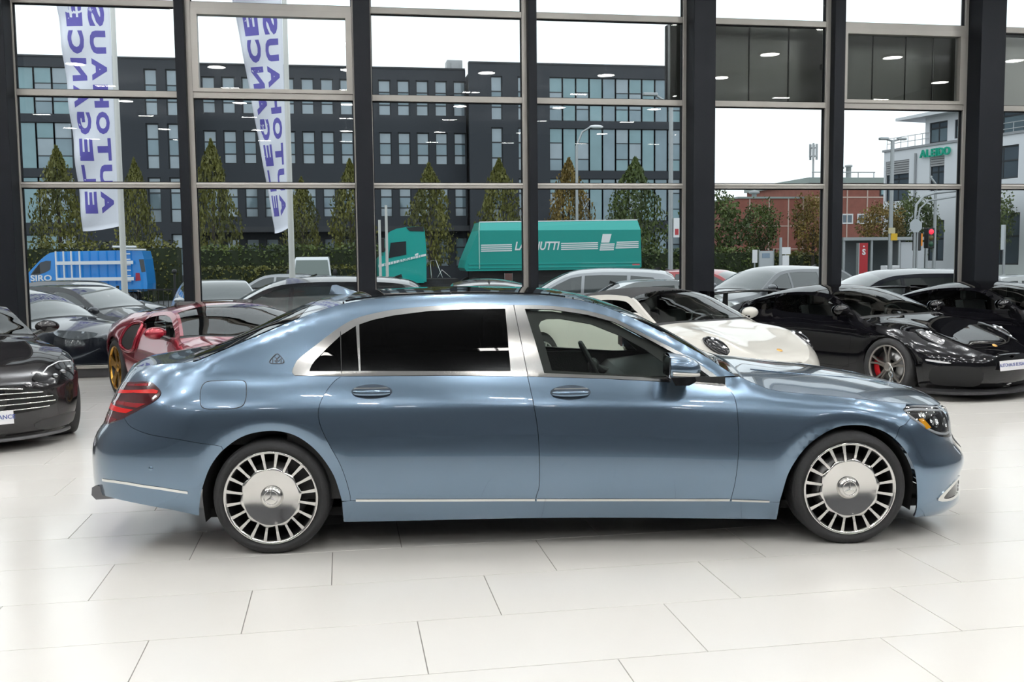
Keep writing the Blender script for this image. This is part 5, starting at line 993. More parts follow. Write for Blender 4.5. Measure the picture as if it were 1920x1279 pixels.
# ---------------------------------------------------------------- street furniture
GREY = mat('galvanised_steel', (.36,.38,.39), .45, .6, noise=(8,.08))
def pole(name, label, x, y, h, r=.07, m=None, group=None):
    o = empty(name, (x, y, GZ), 0, label, {'street_lamp':'lamp post','sign_post':'sign','flagpole':'flag','traffic_light':'traffic light'}.get(name, 'post'), group); MB().tube([(0,0,0),(0,0,h)], [r, r*.8], 12).build('pole', m or GREY, o); return o
def street():
    o = pole('street_lamp', 'tall grey lamp post with small white notice behind the tipper trailer', 13.62, 40, 8.1, .11); MB().tube([(0,0,8.1),(-.7,0,8.5)], .05, 8).build('lamp_arm', GREY, o); MB().box(-1.2,-.6,-.12,.12,8.45,8.58,bev=.03).build('lamp_head', GREY, o); MB().box(.08,.36,-.14,-.12,2.65,3.45).build('notice', mat('plate_white', (.8,.8,.82), .4), o); MB().box(.14,.3,-.145,-.14,2.75,3.0).build('notice_mark', mat('notice_red', (.5,.05,.06), .5), o)
    o = pole('street_lamp', 'curved-arm lamp post before the glazed end of the office block', 12.2, 50.8, 7.6, .09); MB().tube([(0,0,7.6),(.3,0,8.3),(.8,0,8.6)], .05, 8).build('lamp_arm', GREY, o); MB().ball((1.05,0,8.58), (.38,.16,.1)).build('lamp_head', mat('plate_white', (.8,.8,.82), .4), o)
    o = pole('street_lamp', 'twin-armed street lamp with yellow box near the white office', 23.6, 40, 6.75, .10); MB().tube([(-.35,0,6.8),(0,0,6.72),(.35,0,6.8)], .04, 8).build('lamp_arm', GREY, o)
    for s in (-1, 1): MB().box(s*.42-.2, s*.42+.2, -.1, .1, 6.76, 6.87, bev=.03).build('lamp_head', GREY, o)
    MB().box(-.16,.12,-.16,-.08,2.75,3.0).build('control_box', mat('cream_box', (.62,.55,.35), .5), o); MB().box(-.05,.22,-.18,-.1,2.45,2.75).build('parking_box', mat('signal_yellow', (.8,.48,.02), .5), o)
    o = pole('traffic_gantry', 'curved steel gantry post carrying the back of an octagonal sign', 24.25, 39.2, 3.6, .06)
    MB().tube([(0,0,3.5),(.05,0,3.95),(.35,0,4.3),(.9,0,4.45),(2.6,0,4.6)], .055, 8).build('gantry_arm', GREY, o); MB().tube([(.12,0,0),(.12,0,3.3),(.22,0,3.8),(.6,0,4.12),(2.6,0,4.4)], .04, 8).build('gantry_brace', GREY, o)
    MB().prism([(.30*math.cos(PI/8+k*PI/4), 3.05+.30*math.sin(PI/8+k*PI/4)) for k in range(8)], -.08, -.05).build('sign_back', mat('sign_back_grey', (.42,.45,.47), .5, .4), o)
    o = pole('traffic_light', 'red traffic light on a tall grey post', 25.95, 40.4, 4.9, .08); MB().box(-.42,-.1,-.16,.16,2.1,3.0,bev=.03).build('signal_box', mat('black_trim', (.01,.01,.011), .45), o)
    for z, cc, e in ((2.82,(.9,.03,.06),1.2), (2.55,(.1,.07,.01),0), (2.28,(.01,.07,.03),0)): MB().lathe([(0,-.19),(.11,-.18),(.12,-.16)], 16, axis='y', c=(-.26,0,z)).build('signal_lens', mat('signal_%d' % int(z*100), cc, .3, emit=e), o)
    MB().tube([(0,0,4.9),(-.25,0,5.2),(-.2,0,5.25)], .05, 8).build('post_cap', GREY, o)
    o = pole('traffic_light', 'side-on traffic light with orange edge beside the gantry post', 25.1, 40.4, 2.0, .06); MB().box(-.1,.1,-.2,.2,2.0,2.8,bev=.03).build('signal_box', mat('black_trim', (.01,.01,.011), .45), o); MB().box(.08,.14,-.22,-.18,2.2,2.75).build('signal_edge', mat('signal_orange', (.8,.25,.02), .5, emit=.2), o)
    o = empty('bank_pylon', (22.3, 40, GZ), 0, 'red upright advertising pylon with white letter S', 'sign'); MB().box(-.2,.2,-.1,.1,0,2.35,bev=.01).build('pylon_body', mat('pylon_red', (.42,.004,.012), .4), o); MB().box(-.24,-.2,-.1,.1,0,2.35).build('pylon_edge', GREY, o)
    me = text_mesh('S', .34, .01, 1.0, bold=.012); me.transform(Matrix(((1,0,0,0),(0,0,-1,-.11),(0,1,0,1.95),(0,0,0,1)))); obj('pylon_letter', me, mat('plate_white', (.8,.8,.82), .4), o); MB().ball((0,-.105,2.2), (.035,.01,.035)).build('pylon_dot', mat('plate_white', (.8,.8,.82), .4), o)
    wp = mat('plate_white', (.8,.8,.82), .4)
    o = pole('sign_post', 'small white upright sign board before the hedge', 17.35, 40, 1.6, .04); MB().box(-.12,.1,-.06,-.03,1.55,2.1).build('sign_board', wp, o)
    o = empty('info_board', (18.1, 40.5, GZ), 0, 'two-legged grey information board beside the small white sign', 'sign'); MB().box(-.35,-.31,-.03,.03,0,2.1).box(.31,.35,-.03,.03,0,2.1).build('board_legs', GREY, o, kind='stuff'); MB().box(-.31,.31,-.02,.02,1.2,2.05).build('board', mat('board_pale', (.5,.53,.55), .5), o); MB().box(-.2,.15,-.03,-.02,1.75,1.95).build('board_print', mat('board_blue', (.25,.33,.42), .5), o)
    o = pole('sign_post', 'double white direction sign on a thin post', 18.75, 40, 1.4, .04); MB().box(-.22,.2,-.05,-.02,1.9,2.2).build('sign_board', wp, o); MB().box(-.16,.14,-.05,-.02,1.35,1.85).build('sign_board', wp, o); MB().tube([(0,0,1.4),(0,0,2.2)], .03, 8).build('post_top', GREY, o)
    o = pole('sign_post', 'bare grey post between the sign boards', 18.15, 39.2, 2.6, .07)
    o = empty('utility_box', (24.2, 41, GZ), 0, 'white utility cabinet by the twin street lamp', 'cabinet'); MB().box(-.35,.35,-.2,.2,0,1.35,bev=.02).build('cabinet_body', wp, o); MB().box(-.33,.33,-.22,-.2,.1,1.3).build('cabinet_door', mat('cabinet_pale', (.72,.72,.74), .5), o)
    o = empty('bus_shelter', (25.4, 44, GZ), 0, 'grey glazed shelter with flat roof behind the traffic lights', 'shelter'); MB().box(-2.4,2.0,-1,1,2.5,2.65).build('shelter_roof', GREY, o); MB().box(-2.3,1.9,.9,.95,0,2.5).build('shelter_back', mat('shelter_slate', (.10,.12,.14), .4), o)
    for x in (-2.3,-.9,.5,1.9): MB().box(x-.05,x+.05,-.9,-.8,0,2.5).build('shelter_post', GREY, o)
    MB().box(.6,1.8,-.85,-.82,.2,2.4).build('shelter_pane', mat('shelter_white', (.55,.57,.6), .3), o)
    o = pole('sign_post', 'tall narrow sign on a post before the white office', 29.1, 40, 3.1, .06); MB().box(-.2,-.05,-.06,-.02,2.0,3.1).build('sign_board', mat('board_pale', (.5,.53,.55), .5), o)
    # bar fences
    for (x0, x1, y, h, lb) in ((-16, 3.5, 28.5, 1.15, 'low black bar fence between the car park and the lawn'), (23.5, 27.5, 38.5, 1.1, 'low grey bar fence at the kerb by the traffic lights')):
        o = empty('bar_fence', ((x0+x1)/2, y, GZ), 0, lb, 'fence'); fmat = mat('fence_black', (.015,.015,.016), .5) if h > 1.12 else GREY; hw = (x1-x0)/2
        for z in (.15, h-.05): MB().box(-hw,hw,-.02,.02,z,z+.04).build('rail', fmat, o)
        for k in range(int((x1-x0)/2.5)+1): MB().tube([(-hw+k*2.5,0,0),(-hw+k*2.5,0,h+.1)], .045, 8).build('post', fmat, o)
        b = MB(); n = int((x1-x0)/.13)
        for k in range(n): b.box(-hw+k*.13-.008, -hw+k*.13+.008, -.008, .008, .15, h)
        b.build('bars', fmat, o, kind='stuff')
    o = pole('lamp_bollard', 'thin black bollard with round head at the bar fence', -4.44, 28.1, 1.55, .035, mat('fence_black', (.015,.015,.016), .5)); MB().ball((0,0,1.62), .07).build('bollard_head', mat('fence_black', (.015,.015,.016), .5), o)
    for x, l in ((1.72,3.35), (2.02,3.9)): pole('tall_post', 'slim pale post at the truck cab, %s of the pair' % ('shorter' if l < 3.5 else 'taller'), x*.86, 38, l, .06, mat('pale_post', (.6,.6,.58), .5), 'pale posts by the truck')
street()
# ---------------------------------------------------------------- flags
def flag(label, px, y, top, bot, edge, twist):
    """edge: list of (z, left x) of the free edge; lettering reads from the street side"""
    o = empty('flag', (px, y, GZ), 0, label, 'flag', 'banner flags outside the showroom'); MB().tube([(0,0,0),(0,0,8.6)], [.075,.05], 12).build('flagpole', mat('pale_pole', (.72,.72,.69), .45), o); MB().ball((0,0,8.62), .08).build('pole_cap', GREY, o)
    ez = [e[0] for e in edge][::-1]; ex = [e[1] for e in edge][::-1]; n, k = 50, 14
    def P(u, z, d=0.):   # u 0 at the pole, 1 at the free edge
        w = px - np.interp(z, ez, ex); full = 1.18; c = min(1., w/full); s = math.sqrt(max(0, 1 - c*c)); xx = -.06 - (w-.06)*u; yy = s*full*u*twist + .06*math.sin(5*z+4*u)*u + d
        return np.array([xx, yy, z - GZ])
    th = .006; V = []; F = []
    for side in (-th, th):
        for i in range(n+1):
            for j in range(k+1): V.append(P(j/k, bot + (top-bot)*i/n - .25*math.sin(PI*j/k*.5)*(1-i/n)*.4, side))
    q = (n+1)*(k+1)
    for b in (0, q): F += [(b+i*(k+1)+j, b+i*(k+1)+j+1, b+(i+1)*(k+1)+j+1, b+(i+1)*(k+1)+j) for i in range(n) for j in range(k)]
    rg = [j for j in range(k+1)] + [i*(k+1)+k for i in range(1, n+1)] + [n*(k+1)+j for j in range(k-1, -1, -1)] + [i*(k+1) for i in range(n-1, 0, -1)]
    F += [(rg[i], rg[(i+1) % len(rg)], q+rg[(i+1) % len(rg)], q+rg[i]) for i in range(len(rg))]
    cl = mat('flag_cloth', (.86,.88,.97), .7, bump=(40,.1)); cl.node_tree.nodes['Principled BSDF'].inputs['Subsurface Weight'].default_value = 0
    pobj('flag_cloth', (V, F), cl, o); blue = mat('flag_violet', (.13,.11,.48), .7)
    for word, u0 in (('AUTOHAUS', .27), ('ELEGANCE', .70)):
        for i, ch in enumerate(word):
            z0 = bot + .55 + i*(4.75/8.) ; me = text_mesh(ch, .62, .0, 1.0, bold=.03)
            co = [v.co.copy() for v in me.vertices]; xs = [c.x for c in co]; ys = [c.y for c in co]; W = max(xs)-min(xs); H = max(ys)-min(ys); mx, my = (max(xs)+min(xs))/2, (max(ys)+min(ys))/2
            bm = bmesh.new(); bm.from_mesh(me); bmesh.ops.triangulate(bm, faces=bm.faces[:]); bmesh.ops.subdivide_edges(bm, edges=[e for e in bm.edges if e.calc_length() > .12], cuts=2); bmesh.ops.triangulate(bm, faces=bm.faces[:]); TV = [v.co.copy() for v in bm.verts]; bm.verts.index_update(); TF = [[v.index for v in f.verts] for f in bm.faces]; bm.free()
            VV = []; FF = []
            for side in (-th-.003, th+.003):
                b = len(VV)
                for c in TV:
                    a = (c.x-mx)/W*(.47 if ch != 'I' else .2)*1.07; h = (c.y-my)/H*.32      # along the pole / letter height towards the pole
                    VV.append(P(u0 - h, z0 + a, side))
                FF += [tuple(b+i_ for i_ in f) for f in TF]
            pobj('flag_letter', (VV, FF), blue, o)
flag('white banner flag with violet lettering hanging straight, nearer the left end of the front', -4.9, 24, 7.95, 2.46, [(8,-6.13),(7.46,-6.09),(5,-5.95),(2.46,-5.81)], .35)
flag('white banner flag with violet lettering, twisted by the wind and narrowing towards its foot', -1.13, 24, 7.95, 2.40, [(8,-2.35),(7.6,-2.3),(5.2,-1.96),(3.4,-1.7),(2.4,-1.56)], .8)
# ---------------------------------------------------------------- street traffic
def road_wheel(root, x, y, r, w=.25):
    m = M(); b = MB(); b.lathe([(r*.55,-w/2),(r*.92,-w/2),(r,-w/2+.04),(r,w/2-.04),(r*.92,w/2),(r*.55,w/2)], 28); t = b.build('tire', m['rubber'], root, loc=(x, y, r))
    MB().lathe([(r*.55,-w/2+.02),(r*.5,-w/2+.05),(r*.2,-w/2-.02),(0,-w/2-.02)], 20).build('rim', mat('truck_rim', (.35,.36,.37), .4, .6), t)
def truck():
    teal = mat('teal_paint', (.0,.36,.32), .35, coat=.6); teal2 = mat('teal_panel', (.0,.30,.26), .45, noise=(1,.08)); wh = mat('plate_white', (.8,.8,.82), .4); m = M()
    q = lambda x, y: (1.57+(x-705)*.0245, 3.33-(y-412)*.0236-GZ)
    T = empty('tractor_unit', (0, 44, GZ), 0, 'teal truck cab with white slanting stripe, facing the flags', 'truck')
    MB().prism([q(*p) for p in ((707.6,528),(707.6,484),(711,480),(716,478),(721.7,459),(725,440.5),(729,434),(741,428.6),(758,425.8),(789,424.5),(791.3,434),(793.5,464),(793,528))], 0, 2.4).build('cab', teal, T)
    MB().prism([q(*p) for p in ((730,454.6),(757.5,452),(757.5,477),(726,483))], -.02, .0).build('side_window', mat('truck_glass', (.03,.035,.04), .08), T)
    MB().prism([q(*p) for p in ((758.5,426.5),(789,424.5),(790,434),(764,433))], -.03, 0).build('side_fairing', m['black'], T); MB().prism([q(*p) for p in ((707.5,500),(792.8,479.5),(792.8,475.5),(707.5,495))], -.025, 0).build('stripe', wh, T); MB().prism([q(*p) for p in ((773,476),(779,474),(779,481),(773,483))], -.03, 0).build('emblem_plate', wh, T)
    MB().prism([q(*p) for p in ((718,470),(722,455),(722.5,455),(720,470))], -.03, 0).build('door_edge', m['black'], T); MB().box(*(lambda a: (a[0]-.12, a[0]+.06))(q(716,460)), -.35, -.15, q(716,472)[1], q(716,446)[1], bev=.02).build('wing_mirror', m['black'], T)
    me = text_mesh('F.LLI LANNUTTI', .2, .001, 1.2, shear=.2); me.transform(Matrix.Translation((q(750,487.5)[0], -.03, q(750,487.5)[1]-.02)) @ Matrix.Rotation(PI/2, 4, 'X') @ Matrix.Rotation(.235, 4, 'Z')); obj('cab_lettering', me, teal, T)
    MB().box(1.6, 5.2, .5, 1.9, .55, .95).build('chassis', m['black'], T); MB().prism([q(*p) for p in ((735,530),(742,521),(760,518.5),(778,522),(790,530))], -.04, .3).build('wheel_guard', teal, T)
    for x in (2.45, 5.9): road_wheel(T, x, .18, .5); road_wheel(T, x, 2.2, .5)
    for p in ([(4.0,.6,1.0),(3.95,.6,1.75),(4.2,.6,1.8),(4.5,.6,1.0)], [(4.3,.9,1.0),(4.5,.9,1.35),(4.9,.9,1.0)]): MB().tube(p, .025, 6).build('air_hose', m['satin'], T)
    R = empty('tipper_trailer', (0, 44, GZ), 0, 'teal tipper trailer with white stripes and lettering', 'trailer'); A = lambda x, y: q(x, y)
    side = [A(862,503), A(866,488), A(889,433), A(1194,433), A(1196,505), A(1190,509), A(866,509)]
    MB().prism(side, 0, 2.5).build('tipper_body', teal2, R)
    a, b_, c, d = A(889,433), A(1194,433), A(1192,414), A(893,417)
    MB().add([(a[0],0,a[1]),(b_[0],0,b_[1]),(c[0],.35,c[1]),(d[0],.35,d[1]),(a[0],2.5,a[1]),(b_[0],2.5,b_[1]),(c[0],2.15,c[1]),(d[0],2.15,d[1])], [(0,1,2,3),(4,7,6,5),(0,3,7,4),(1,5,6,2),(3,2,6,7)]).build('top_chamfer', teal, R)
    MB().tube([(d[0],.35,d[1]),(c[0],.35,c[1])], .03, 6).build('top_rail', wh, R); MB().tube([(a[0]+.02,-.01,A(866,505)[1]),(a[0]+.02,-.01,a[1]),(d[0],.34,d[1])], .03, 6).build('corner_post', mat('teal_light', (.25,.5,.45), .5), R)
    for y in (496, 503): MB().box(A(870,0)[0], A(1194,0)[0], -.03, 0, A(0,y)[1]-.03, A(0,y)[1]+.03).build('side_rib', teal, R)
    def bar(x0, y0, x1, y1, h, nm='stripe'):
        p, r = A(x0, y0), A(x1, y1); MB().prism([(p[0],p[1]),(r[0],r[1]),(r[0],r[1]-h),(p[0],p[1]-h)], -.012, 0).build(nm, wh, R)
    for k in range(4): bar(893, 459.5+k*3.7, 950, 459+k*3.7, .052)
    for k in range(4): bar(1042, 457.5+k*3.7, 1112, 456.5+k*3.7, .052)
    for k in range(4): bar(1117-k*.6, 459.5+k*3.6, 1144-k*.6, 459+k*3.6, .055)
    for k in range(4): bar(1148-k*.8, 456+k*3.6, 1190, 455+k*3.6, .052)
    p = [A(1121,441),A(1138,441),A(1133.5,457.5),A(1118,457.5)]; MB().prism(p, -.012, 0).build('emblem', wh, R)
    me = text_mesh('LANNUTTI', .52, .004, .80, shear=.25, bold=.012); me.transform(Matrix.Translation((A(996,0)[0], -.012, A(0,463.5)[1])) @ Matrix.Rotation(PI/2, 4, 'X')); obj('trailer_lettering', me, wh, R)
    MB().box(A(880,0)[0], A(1190,0)[0], .6, 1.9, .75, 1.28).build('trailer_chassis', m['black'], R); MB().box(A(1178,0)[0], A(1192,0)[0], -.02, .05, A(0,503)[1], A(0,499)[1]).build('marker_board', mat('marker_red', (.6,.12,.14), .5), R)
    for x in (A(1085,0)[0], A(1118,0)[0], A(1150,0)[0]): road_wheel(R, x, .2, .5, .35); road_wheel(R, x, 2.3, .5, .35)
    for x in (A(945,0)[0], A(985,0)[0]): MB().box(x-.2, x+.2, .25, .7, .5, 1.2, bev=.03).build('side_locker', m['satin'], R)
truck()
def van():
    blue = mat('bright_blue_paint', (.0,.25,.72), .35, coat=.6); wh = mat('rack_white', (.75,.78,.82), .45); m = M(); gl = mat('van_glass', (.035,.045,.055), .08)
    q = lambda x, y: (-13.11+(x-35)*.02115, 2.16-(y-466)*.0224-GZ)
    o = empty('glazier_van', (0, 43.5, GZ), 0, 'bright blue van carrying a white glass rack on its side', 'van')
    MB().prism([q(*p) for p in ((33,540),(31.7,524),(34.6,518.5),(44.8,514),(59.4,508),(72,495),(84,483.5),(93,476.5),(101,472.3),(112,470.5),(228.5,469),(270,470),(273.7,486),(276.6,511),(278,532),(277,545),(40,546))], 0, 1.95).build('body', blue, o)
    MB().prism([q(*p) for p in ((63,512),(70,503),(82,490),(92,487),(101,487.5),(99,503),(90,508),(75,513))], -.015, 0).build('side_window', gl, o); MB().prism([q(*p) for p in ((66,511),(80,492),(80.6,510)) ], -.02, 0).build('quarter_light', m['black'], o)
    MB().prism([q(*p) for p in ((264,486),(273,486),(275.5,509),(268,510))], -.012, 0).build('rear_window', gl, o); MB().prism([q(*p) for p in ((257,511),(264,511),(266,525),(256,526))], -.02, 0).build('tail_lamp', mat('tail_red', (.4,.02,.05), .3), o)
    MB().prism([q(*p) for p in ((32,524),(36,519),(44,519.5),(42,526))], -.02, .1).build('headlamp', mat('lamp_white', (.75,.77,.8), .2), o)
    def rk(nm, pts, r=.03): MB().tube([(q(*p)[0], -.22, q(*p)[1]) for p in pts], r, 6).build(nm, wh, o)
    for x in (113,127,141,156): rk('rack_upright', ((x,470),(x,537)), .035)
    for x in (172,188,204,220,238,249): MB().tube([(q(x,470)[0],-.1,q(x,470)[1]),(q(x,532)[0],-.1,q(x,532)[1])], .02, 6).build('rack_batten', blue, o)
    for y in (491.5, 521.5): MB().box(q(112,0)[0], q(255,0)[0], -.26, -.2, q(0,y)[1]-.07, q(0,y)[1]+.07).build('rack_rail', wh, o)
    for y in (476,486,496,506,516,526): rk('ladder_rung', ((238,y),(250,y)), .025)
    rk('roof_bar', ((218,462.5),(262,463)), .05); rk('roof_bar', ((232,467),(280,468.5)), .04)
    for x in (120,150,180,210): MB().tube([(q(x,0)[0],.1,q(0,470)[1]),(q(x,0)[0],.1,q(0,465)[1])], .03, 6).build('roof_foot', m['black'], o)
    me = text_mesh('SIRO', .34, .002, 1.15, bold=.01); me.transform(Matrix.Translation((q(82,517)[0], -.015, q(0,519)[1])) @ Matrix.Rotation(PI/2, 4, 'X')); obj('van_lettering', me, wh, o); MB().box(q(73,0)[0], q(92,0)[0], -.012, 0, q(0,531)[1], q(0,524)[1]).build('door_panel_print', mat('van_grey_print', (.25,.33,.42), .5), o)
    for x in (-12.05, -8.9): road_wheel(o, x, .12, .34, .22); road_wheel(o, x, 1.8, .34, .22)
van()
def white_van():
    w = mat('van_white_paint', (.62,.65,.68), .35, coat=.5); m = M(); o = empty('white_van', (-1.25, 44.2, GZ), 0, 'white van seen head-on behind the second flagpole', 'van')
    b = MB(); V = []; prof = [(.0,.35,.80),(0,.95,.84),(.28,1.12,.84),(.95,1.88,.74),(1.1,1.98,.70),(4.6,2.0,.72),(4.7,.4,.84)]
    for (y, z, hw) in prof: V += [(-hw, y, z), (hw, y, z)]
    for (y, z, hw) in prof: V += [(-hw*.98, y, .35), (hw*.98, y, .35)]
    n = len(prof); F = [(2*i, 2*i+1, 2*i+3, 2*i+2) for i in range(n-1)] + [(2*i, 2*i+2, 2*n+2*i+2, 2*n+2*i) for i in range(n-1)] + [(2*i+1, 2*n+2*i+1, 2*n+2*i+3, 2*i+3) for i in range(n-1)]
    b.add(V, F).build('body', w, o)
    MB().add([(-.76,.34,1.2),(.76,.34,1.2),(.68,.90,1.83),(-.68,.90,1.83),(-.76,.30,1.2),(.76,.30,1.2),(.68,.86,1.85),(-.68,.86,1.85)], [(0,1,2,3),(4,7,6,5),(0,4,5,1),(1,5,6,2),(2,6,7,3),(3,7,4,0)]).build('windshield', mat('van_screen', (.10,.13,.12), .05, coat=.5), o)
    for s in (-1, 1): MB().box(s*.62-.16, s*.62+.16, -.02, .02, .78, .94, bev=.02).build('headlamp', mat('lamp_white', (.75,.77,.8), .2), o); MB().ball((s*1.0,.5,1.3), (.1,.06,.15)).build('wing_mirror', m['black'], o)
    MB().box(-.42,.42,-.02,.02,.72,.9).build('grille', m['black'], o)
    for y in (.9, 3.8): road_wheel2 = [road_wheel(o, s*.0+0, 0, .33, .2)] if False else None
    for y in (.9, 3.8):
        for s in (-1, 1):
            t = MB().lathe([(.18,-.1),(.3,-.1),(.33,-.07),(.33,.07),(.3,.1),(.18,.1)], 24, axis='x').build('tire', m['rubber'], o, loc=(s*.74, y, .33)); MB().lathe([(.18,s*.08),(.05,s*.1),(0,s*.1)], 16, axis='x').build('rim', mat('truck_rim', (.35,.36,.37), .4, .6), t)
white_van()
# ---------------------------------------------------------------- parked cars outside
def sx(tab, kx, kz): return [(a*kx, b*kz) for a, b in tab]
def sedan_spec(kx=.86, kz=.97):
    L = LIMO; P = lambda pts: [(x*kx, z*kz) for x, z in pts]
    d = dict(W=[(a*kx, b*.985) for a, b in L['W']], belt=sx(L['belt'],kx,kz), edge=sx(L['edge'],kx,kz), crown=sx(L['crown'],kx,kz), xf=[(z*kz, x*kx) for z, x in L['xf']], xr=[(z*kz, x*kx) for z, x in L['xr']], sec=L['sec'], lean=L['lean'], roll=sx(L['roll'],kx,1), arch=[(0,.325,.38),(3.36*kx,.325,.38)], wells=[(0,.325,.38),(3.36*kx,.325,.38)],
        bottom=[(-1.1,.28),(-.5,.2),(.5,.17),(2.2,.16),(3.2,.14),(4,.13)], seams=(-.5,3.78*kx), cuts=dict(bb=-.53*kx, bt=.19*kx, wt=1.8*kx, wb=2.73*kx, cowl=2.8*kx, mir=(2.42*kx,1.04*kz)), track=(.79,.79), wheel_r=.325, bow=.06,
        windows=[P([(.25,1.05),(.3,1.12),(.42,1.235),(.52,1.29),(.70,1.34),(.92,1.37),(1.4,1.378),(1.43,1.03),(.8,1.04)]), P([(1.52,1.02),(1.49,1.376),(1.651,1.37),(1.859,1.335),(2.046,1.27),(2.216,1.185),(2.5,1.02),(2.58,.96),(1.99,.998)])], doors=[P([(.47,.31),(.36,.62),(.32,.8),(.42,1.0),(1.46,.985),(1.5,.31)]), P([(1.53,.31),(1.5,.98),(2.6,.93),(2.68,.6),(2.64,.3)])])
    return d
def suv_spec(kz=1.):
    d = dict(W=[(-.95,.86),(-.5,.92),(0,.94),(1.4,.94),(2.8,.94),(3.3,.9),(3.7,.84)], belt=[(-.9,1.08),(1.4,1.05),(2.6,1.0),(3.6,.9)],
        edge=[(-.95,1.0),(-.85,1.2),(-.7,1.42),(-.5,1.50),(0,1.55),(.8,1.56),(1.4,1.53),(1.7,1.46),(2.0,1.31),(2.3,1.13),(2.45,1.04),(2.6,1.0),(3.0,.95),(3.3,.90),(3.6,.80)], crown=[(-.95,1.05),(-.85,1.28),(-.7,1.5),(-.5,1.58),(0,1.63),(.8,1.65),(1.4,1.62),(1.7,1.55),(2.0,1.42),(2.3,1.25),(2.5,1.13),(2.65,1.09),(3.0,1.04),(3.3,.98),(3.6,.85)],
        xf=[(.2,3.5),(.3,3.62),(.6,3.68),(.8,3.64),(.9,3.55)], xr=[(.2,-.75),(.35,-.9),(.7,-.95),(1.0,-.95),(1.2,-.88),(1.45,-.75),(1.6,-.6)], sec=SEC, lean=(.35,.25), roll=[(-1,.03),(2.3,.03),(2.8,.06),(3.6,.08)], cf=(.7,3,3), cr=(.6,3,3.2), arch=[(0,.36,.42),(2.8,.36,.42)], wells=[(0,.36,.42),(2.8,.36,.42)],
        bottom=[(-.9,.35),(-.5,.28),(.6,.25),(2.3,.25),(3.2,.25),(3.6,.28)], seams=(-.5,3.25), cuts=dict(bb=-.86, bt=-.55, wt=1.65, wb=2.5, cowl=2.58, mir=(2.18,1.16)), track=(.80,.80), wheel_r=.36, bow=.08,
        windows=[[(-.45,1.13),(-.4,1.32),(-.25,1.43),(.25,1.475),(.28,1.12)], [(.35,1.12),(.33,1.48),(.9,1.495),(1.28,1.48),(1.3,1.10)], [(1.37,1.10),(1.35,1.475),(1.6,1.43),(1.9,1.29),(2.2,1.12),(2.2,1.08)]], doors=[[(.45,.35),(.38,.8),(.33,1.08),(1.32,1.06),(1.34,.35)], [(1.37,.35),(1.36,1.06),(2.3,1.02),(2.36,.6),(2.3,.35)]])
    for k in ('belt','edge','crown'): d[k] = sx(d[k], 1, kz)
    d['windows'] = [[(x, z*kz) for x, z in w] for w in d['windows']]; d['doors'] = [[(x, z*kz) for x, z in w] for w in d['doors']]; d['cuts']['mir'] = (2.18, 1.16*kz); return d
PROTO = mat('parked_proto_paint', (.2,.2,.2), .3, .5, coat=1.)
def parked_proto(kind):
    r = empty('parked_car', (0,0,0)); m = M(); dg = mat('parked_glass', (.05,.06,.062), .04, coat=1.); sw = spoke_wheel(.325 if kind == 'sedan' else .36, .24, 5, .1, simple=True)
    S = auto_car(r, sedan_spec() if kind == 'sedan' else suv_spec(1. if kind == 'suv' else .92), PROTO, glassm=dg, sp_=.1, seats=0, wheel=sw, wsm=mat('parked_windscreen', (.07,.085,.088), .05, coat=1.)); wb = 2.89 if kind == 'sedan' else 2.8
    hl = mat('parked_lamp', (.35,.37,.4), .1, .6); tl = mat('parked_tail', (.3,.01,.015), .2)
    xf = float(S.xf(.65)); xr = float(S.xr(.8)); zf = .62 if kind == 'sedan' else .78; zr = .82 if kind == 'sedan' else .95
    overlay('headlamp', S, [(xf-.5,zf+.09),(xf-.2,zf+.07),(xf-.06,zf+.02),(xf-.12,zf-.06),(xf-.4,zf+.01)], hl, r, sp=.08); overlay('tail_lamp', S, [(xr+.5,zr+.07),(xr+.15,zr+.08),(xr+.04,zr-.02),(xr+.2,zr-.08),(xr+.45,zr)], tl, r, sp=.08)
    c = S.T(.1 if kind == 'sedan' else -.35, 0.); MB().add([(c[0]-.1,0,c[2]-.004),(c[0]+.1,.03,c[2]-.004),(c[0]+.1,-.03,c[2]-.004),(c[0]-.08,0,c[2]+.06)], [(0,1,3),(0,3,2),(1,2,3)]).build('antenna_fin', m['black'], r)
    for o in r.children_recursive:
        if o.type == 'MESH' and o.data.materials and o.data.materials[0] is PROTO: o['paint'] = 1
    return r
def ccopy(o, parent, paint):
    c = o.copy(); C.objects.link(c); c.parent = parent
    if 'paint' in o: c.material_slots[0].link = 'OBJECT'; c.material_slots[0].material = paint; del c['paint']
    for k in o.children: ccopy(k, c, paint)
    return c
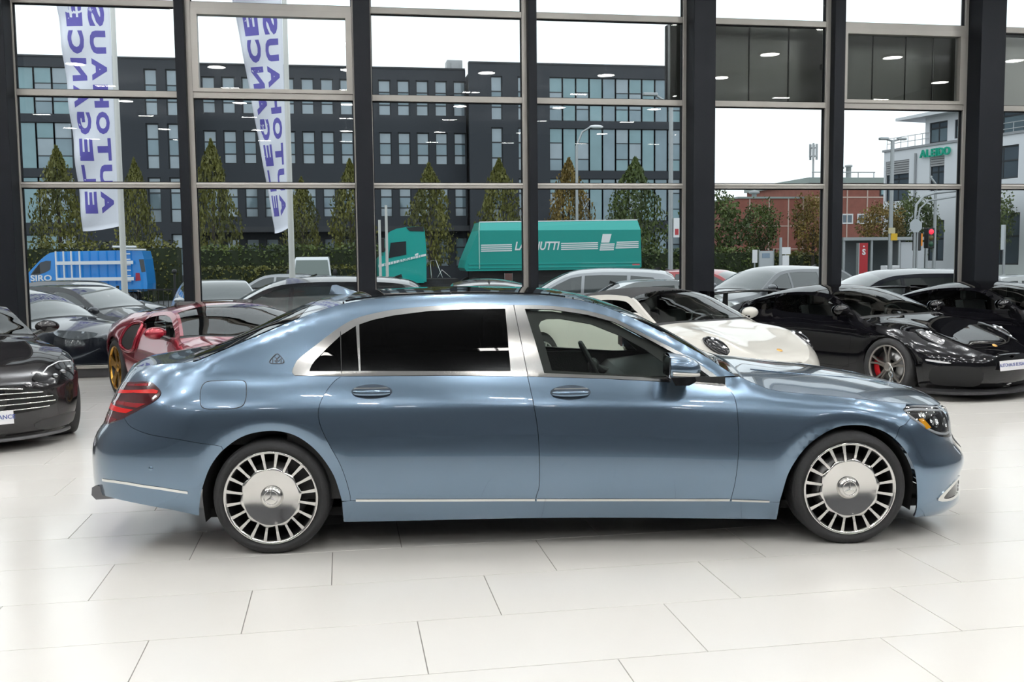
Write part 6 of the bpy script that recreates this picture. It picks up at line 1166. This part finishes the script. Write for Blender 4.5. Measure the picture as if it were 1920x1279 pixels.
def parked():
    P = {k: parked_proto(k) for k in ('sedan', 'suv', 'hatch')}
    pm = lambda n, c, me=.5: mat('paint_'+n, c, .28, me, coat=1.)
    blk = pm('black', (.008,.008,.012), .2); nav = pm('navy_black', (.012,.014,.026), .2); sil = pm('silver', (.52,.54,.56), .7); gry = pm('grey', (.16,.165,.175), .6); wht = pm('white', (.72,.74,.76), 0); red = pm('red', (.38,.03,.035), .2); lgr = pm('light_grey', (.33,.34,.36), .6); brz = pm('bronze', (.13,.10,.09), .5)
    for (kind, paint, x, y, hd, lb) in (
        ('hatch', nav, -5.45, 17.9, -33, 'navy-black fastback parked at the glass behind the graphite grand tourer'), ('sedan', blk, -5.2, 21.6, -24, 'black coupe-like saloon behind the navy-black fastback'), ('sedan', gry, -6.5, 26.8, -20, 'dark grey saloon behind the black saloon, below the blue van'),
        ('sedan', sil, -2.9, 24.6, -75, 'silver saloon facing the glass beside the thin steel column'), ('suv', blk, -.82, 17.0, 176, 'black estate car close to the glass behind the red supercar'), ('sedan', lgr, -2.2, 33.8, 172, 'light grey saloon below the second flagpole'),
        ('sedan', gry, 1.4, 26.4, -8, 'dark grey saloon with bright window line below the truck cab'), ('hatch', brz, 2.8, 19.6, 85, 'bronze hatchback seen from its tail below the tipper trailer'), ('suv', lgr, 5.5, 22.6, 165, 'light grey delivery-style car with roof fin below the trailer'),
        ('sedan', gry, 6.9, 26.6, 178, 'dark saloon behind the silver roof beyond the white convertible'), ('sedan', sil, 6.8, 19.4, -8, 'bright silver saloon right behind the white convertible'),
        ('sedan', wht, 12.6, 32.5, -20, 'white saloon next to the thick steel column'), ('hatch', red, 10.9, 27.6, -50, 'dark red hatchback between thick column and grey off-roader'), ('suv', gry, 10.2, 22.9, 203, 'grey off-roader with tinted windows behind the black coupe'), ('sedan', lgr, 16.9, 37.0, 190, 'light grey saloon in the far row below the street signs'), ('sedan', gry, 17.4, 34.0, 12, 'grey saloon in the far row beyond the grey off-roader'),
        ('suv', nav, 9.75, 16.85, 176, 'navy-black estate car close to the glass behind the black coupes'), ('sedan', wht, 13.6, 19.0, 170, 'white saloon with roof fin beside the wide steel column'),
        ('sedan', wht, 27.0, 57, 95, 'small white saloon on the far side street'), ('sedan', red, 29.4, 58.5, 95, 'small red saloon on the far side street')):
        r = P[kind]; c = r.copy(); C.objects.link(c); wb = (2.89 if kind == 'sedan' else 2.8)/2; h = math.radians(hd); c.location = (x - wb*math.cos(h), y - wb*math.sin(h), GZ); c.rotation_euler = (0, 0, h); tag(c, lb, 'car', 'cars parked outside')
        for k in r.children: ccopy(k, c, paint)
    for r in P.values():
        for o in list(r.children_recursive): bpy.data.objects.remove(o)
        bpy.data.objects.remove(r)
parked()
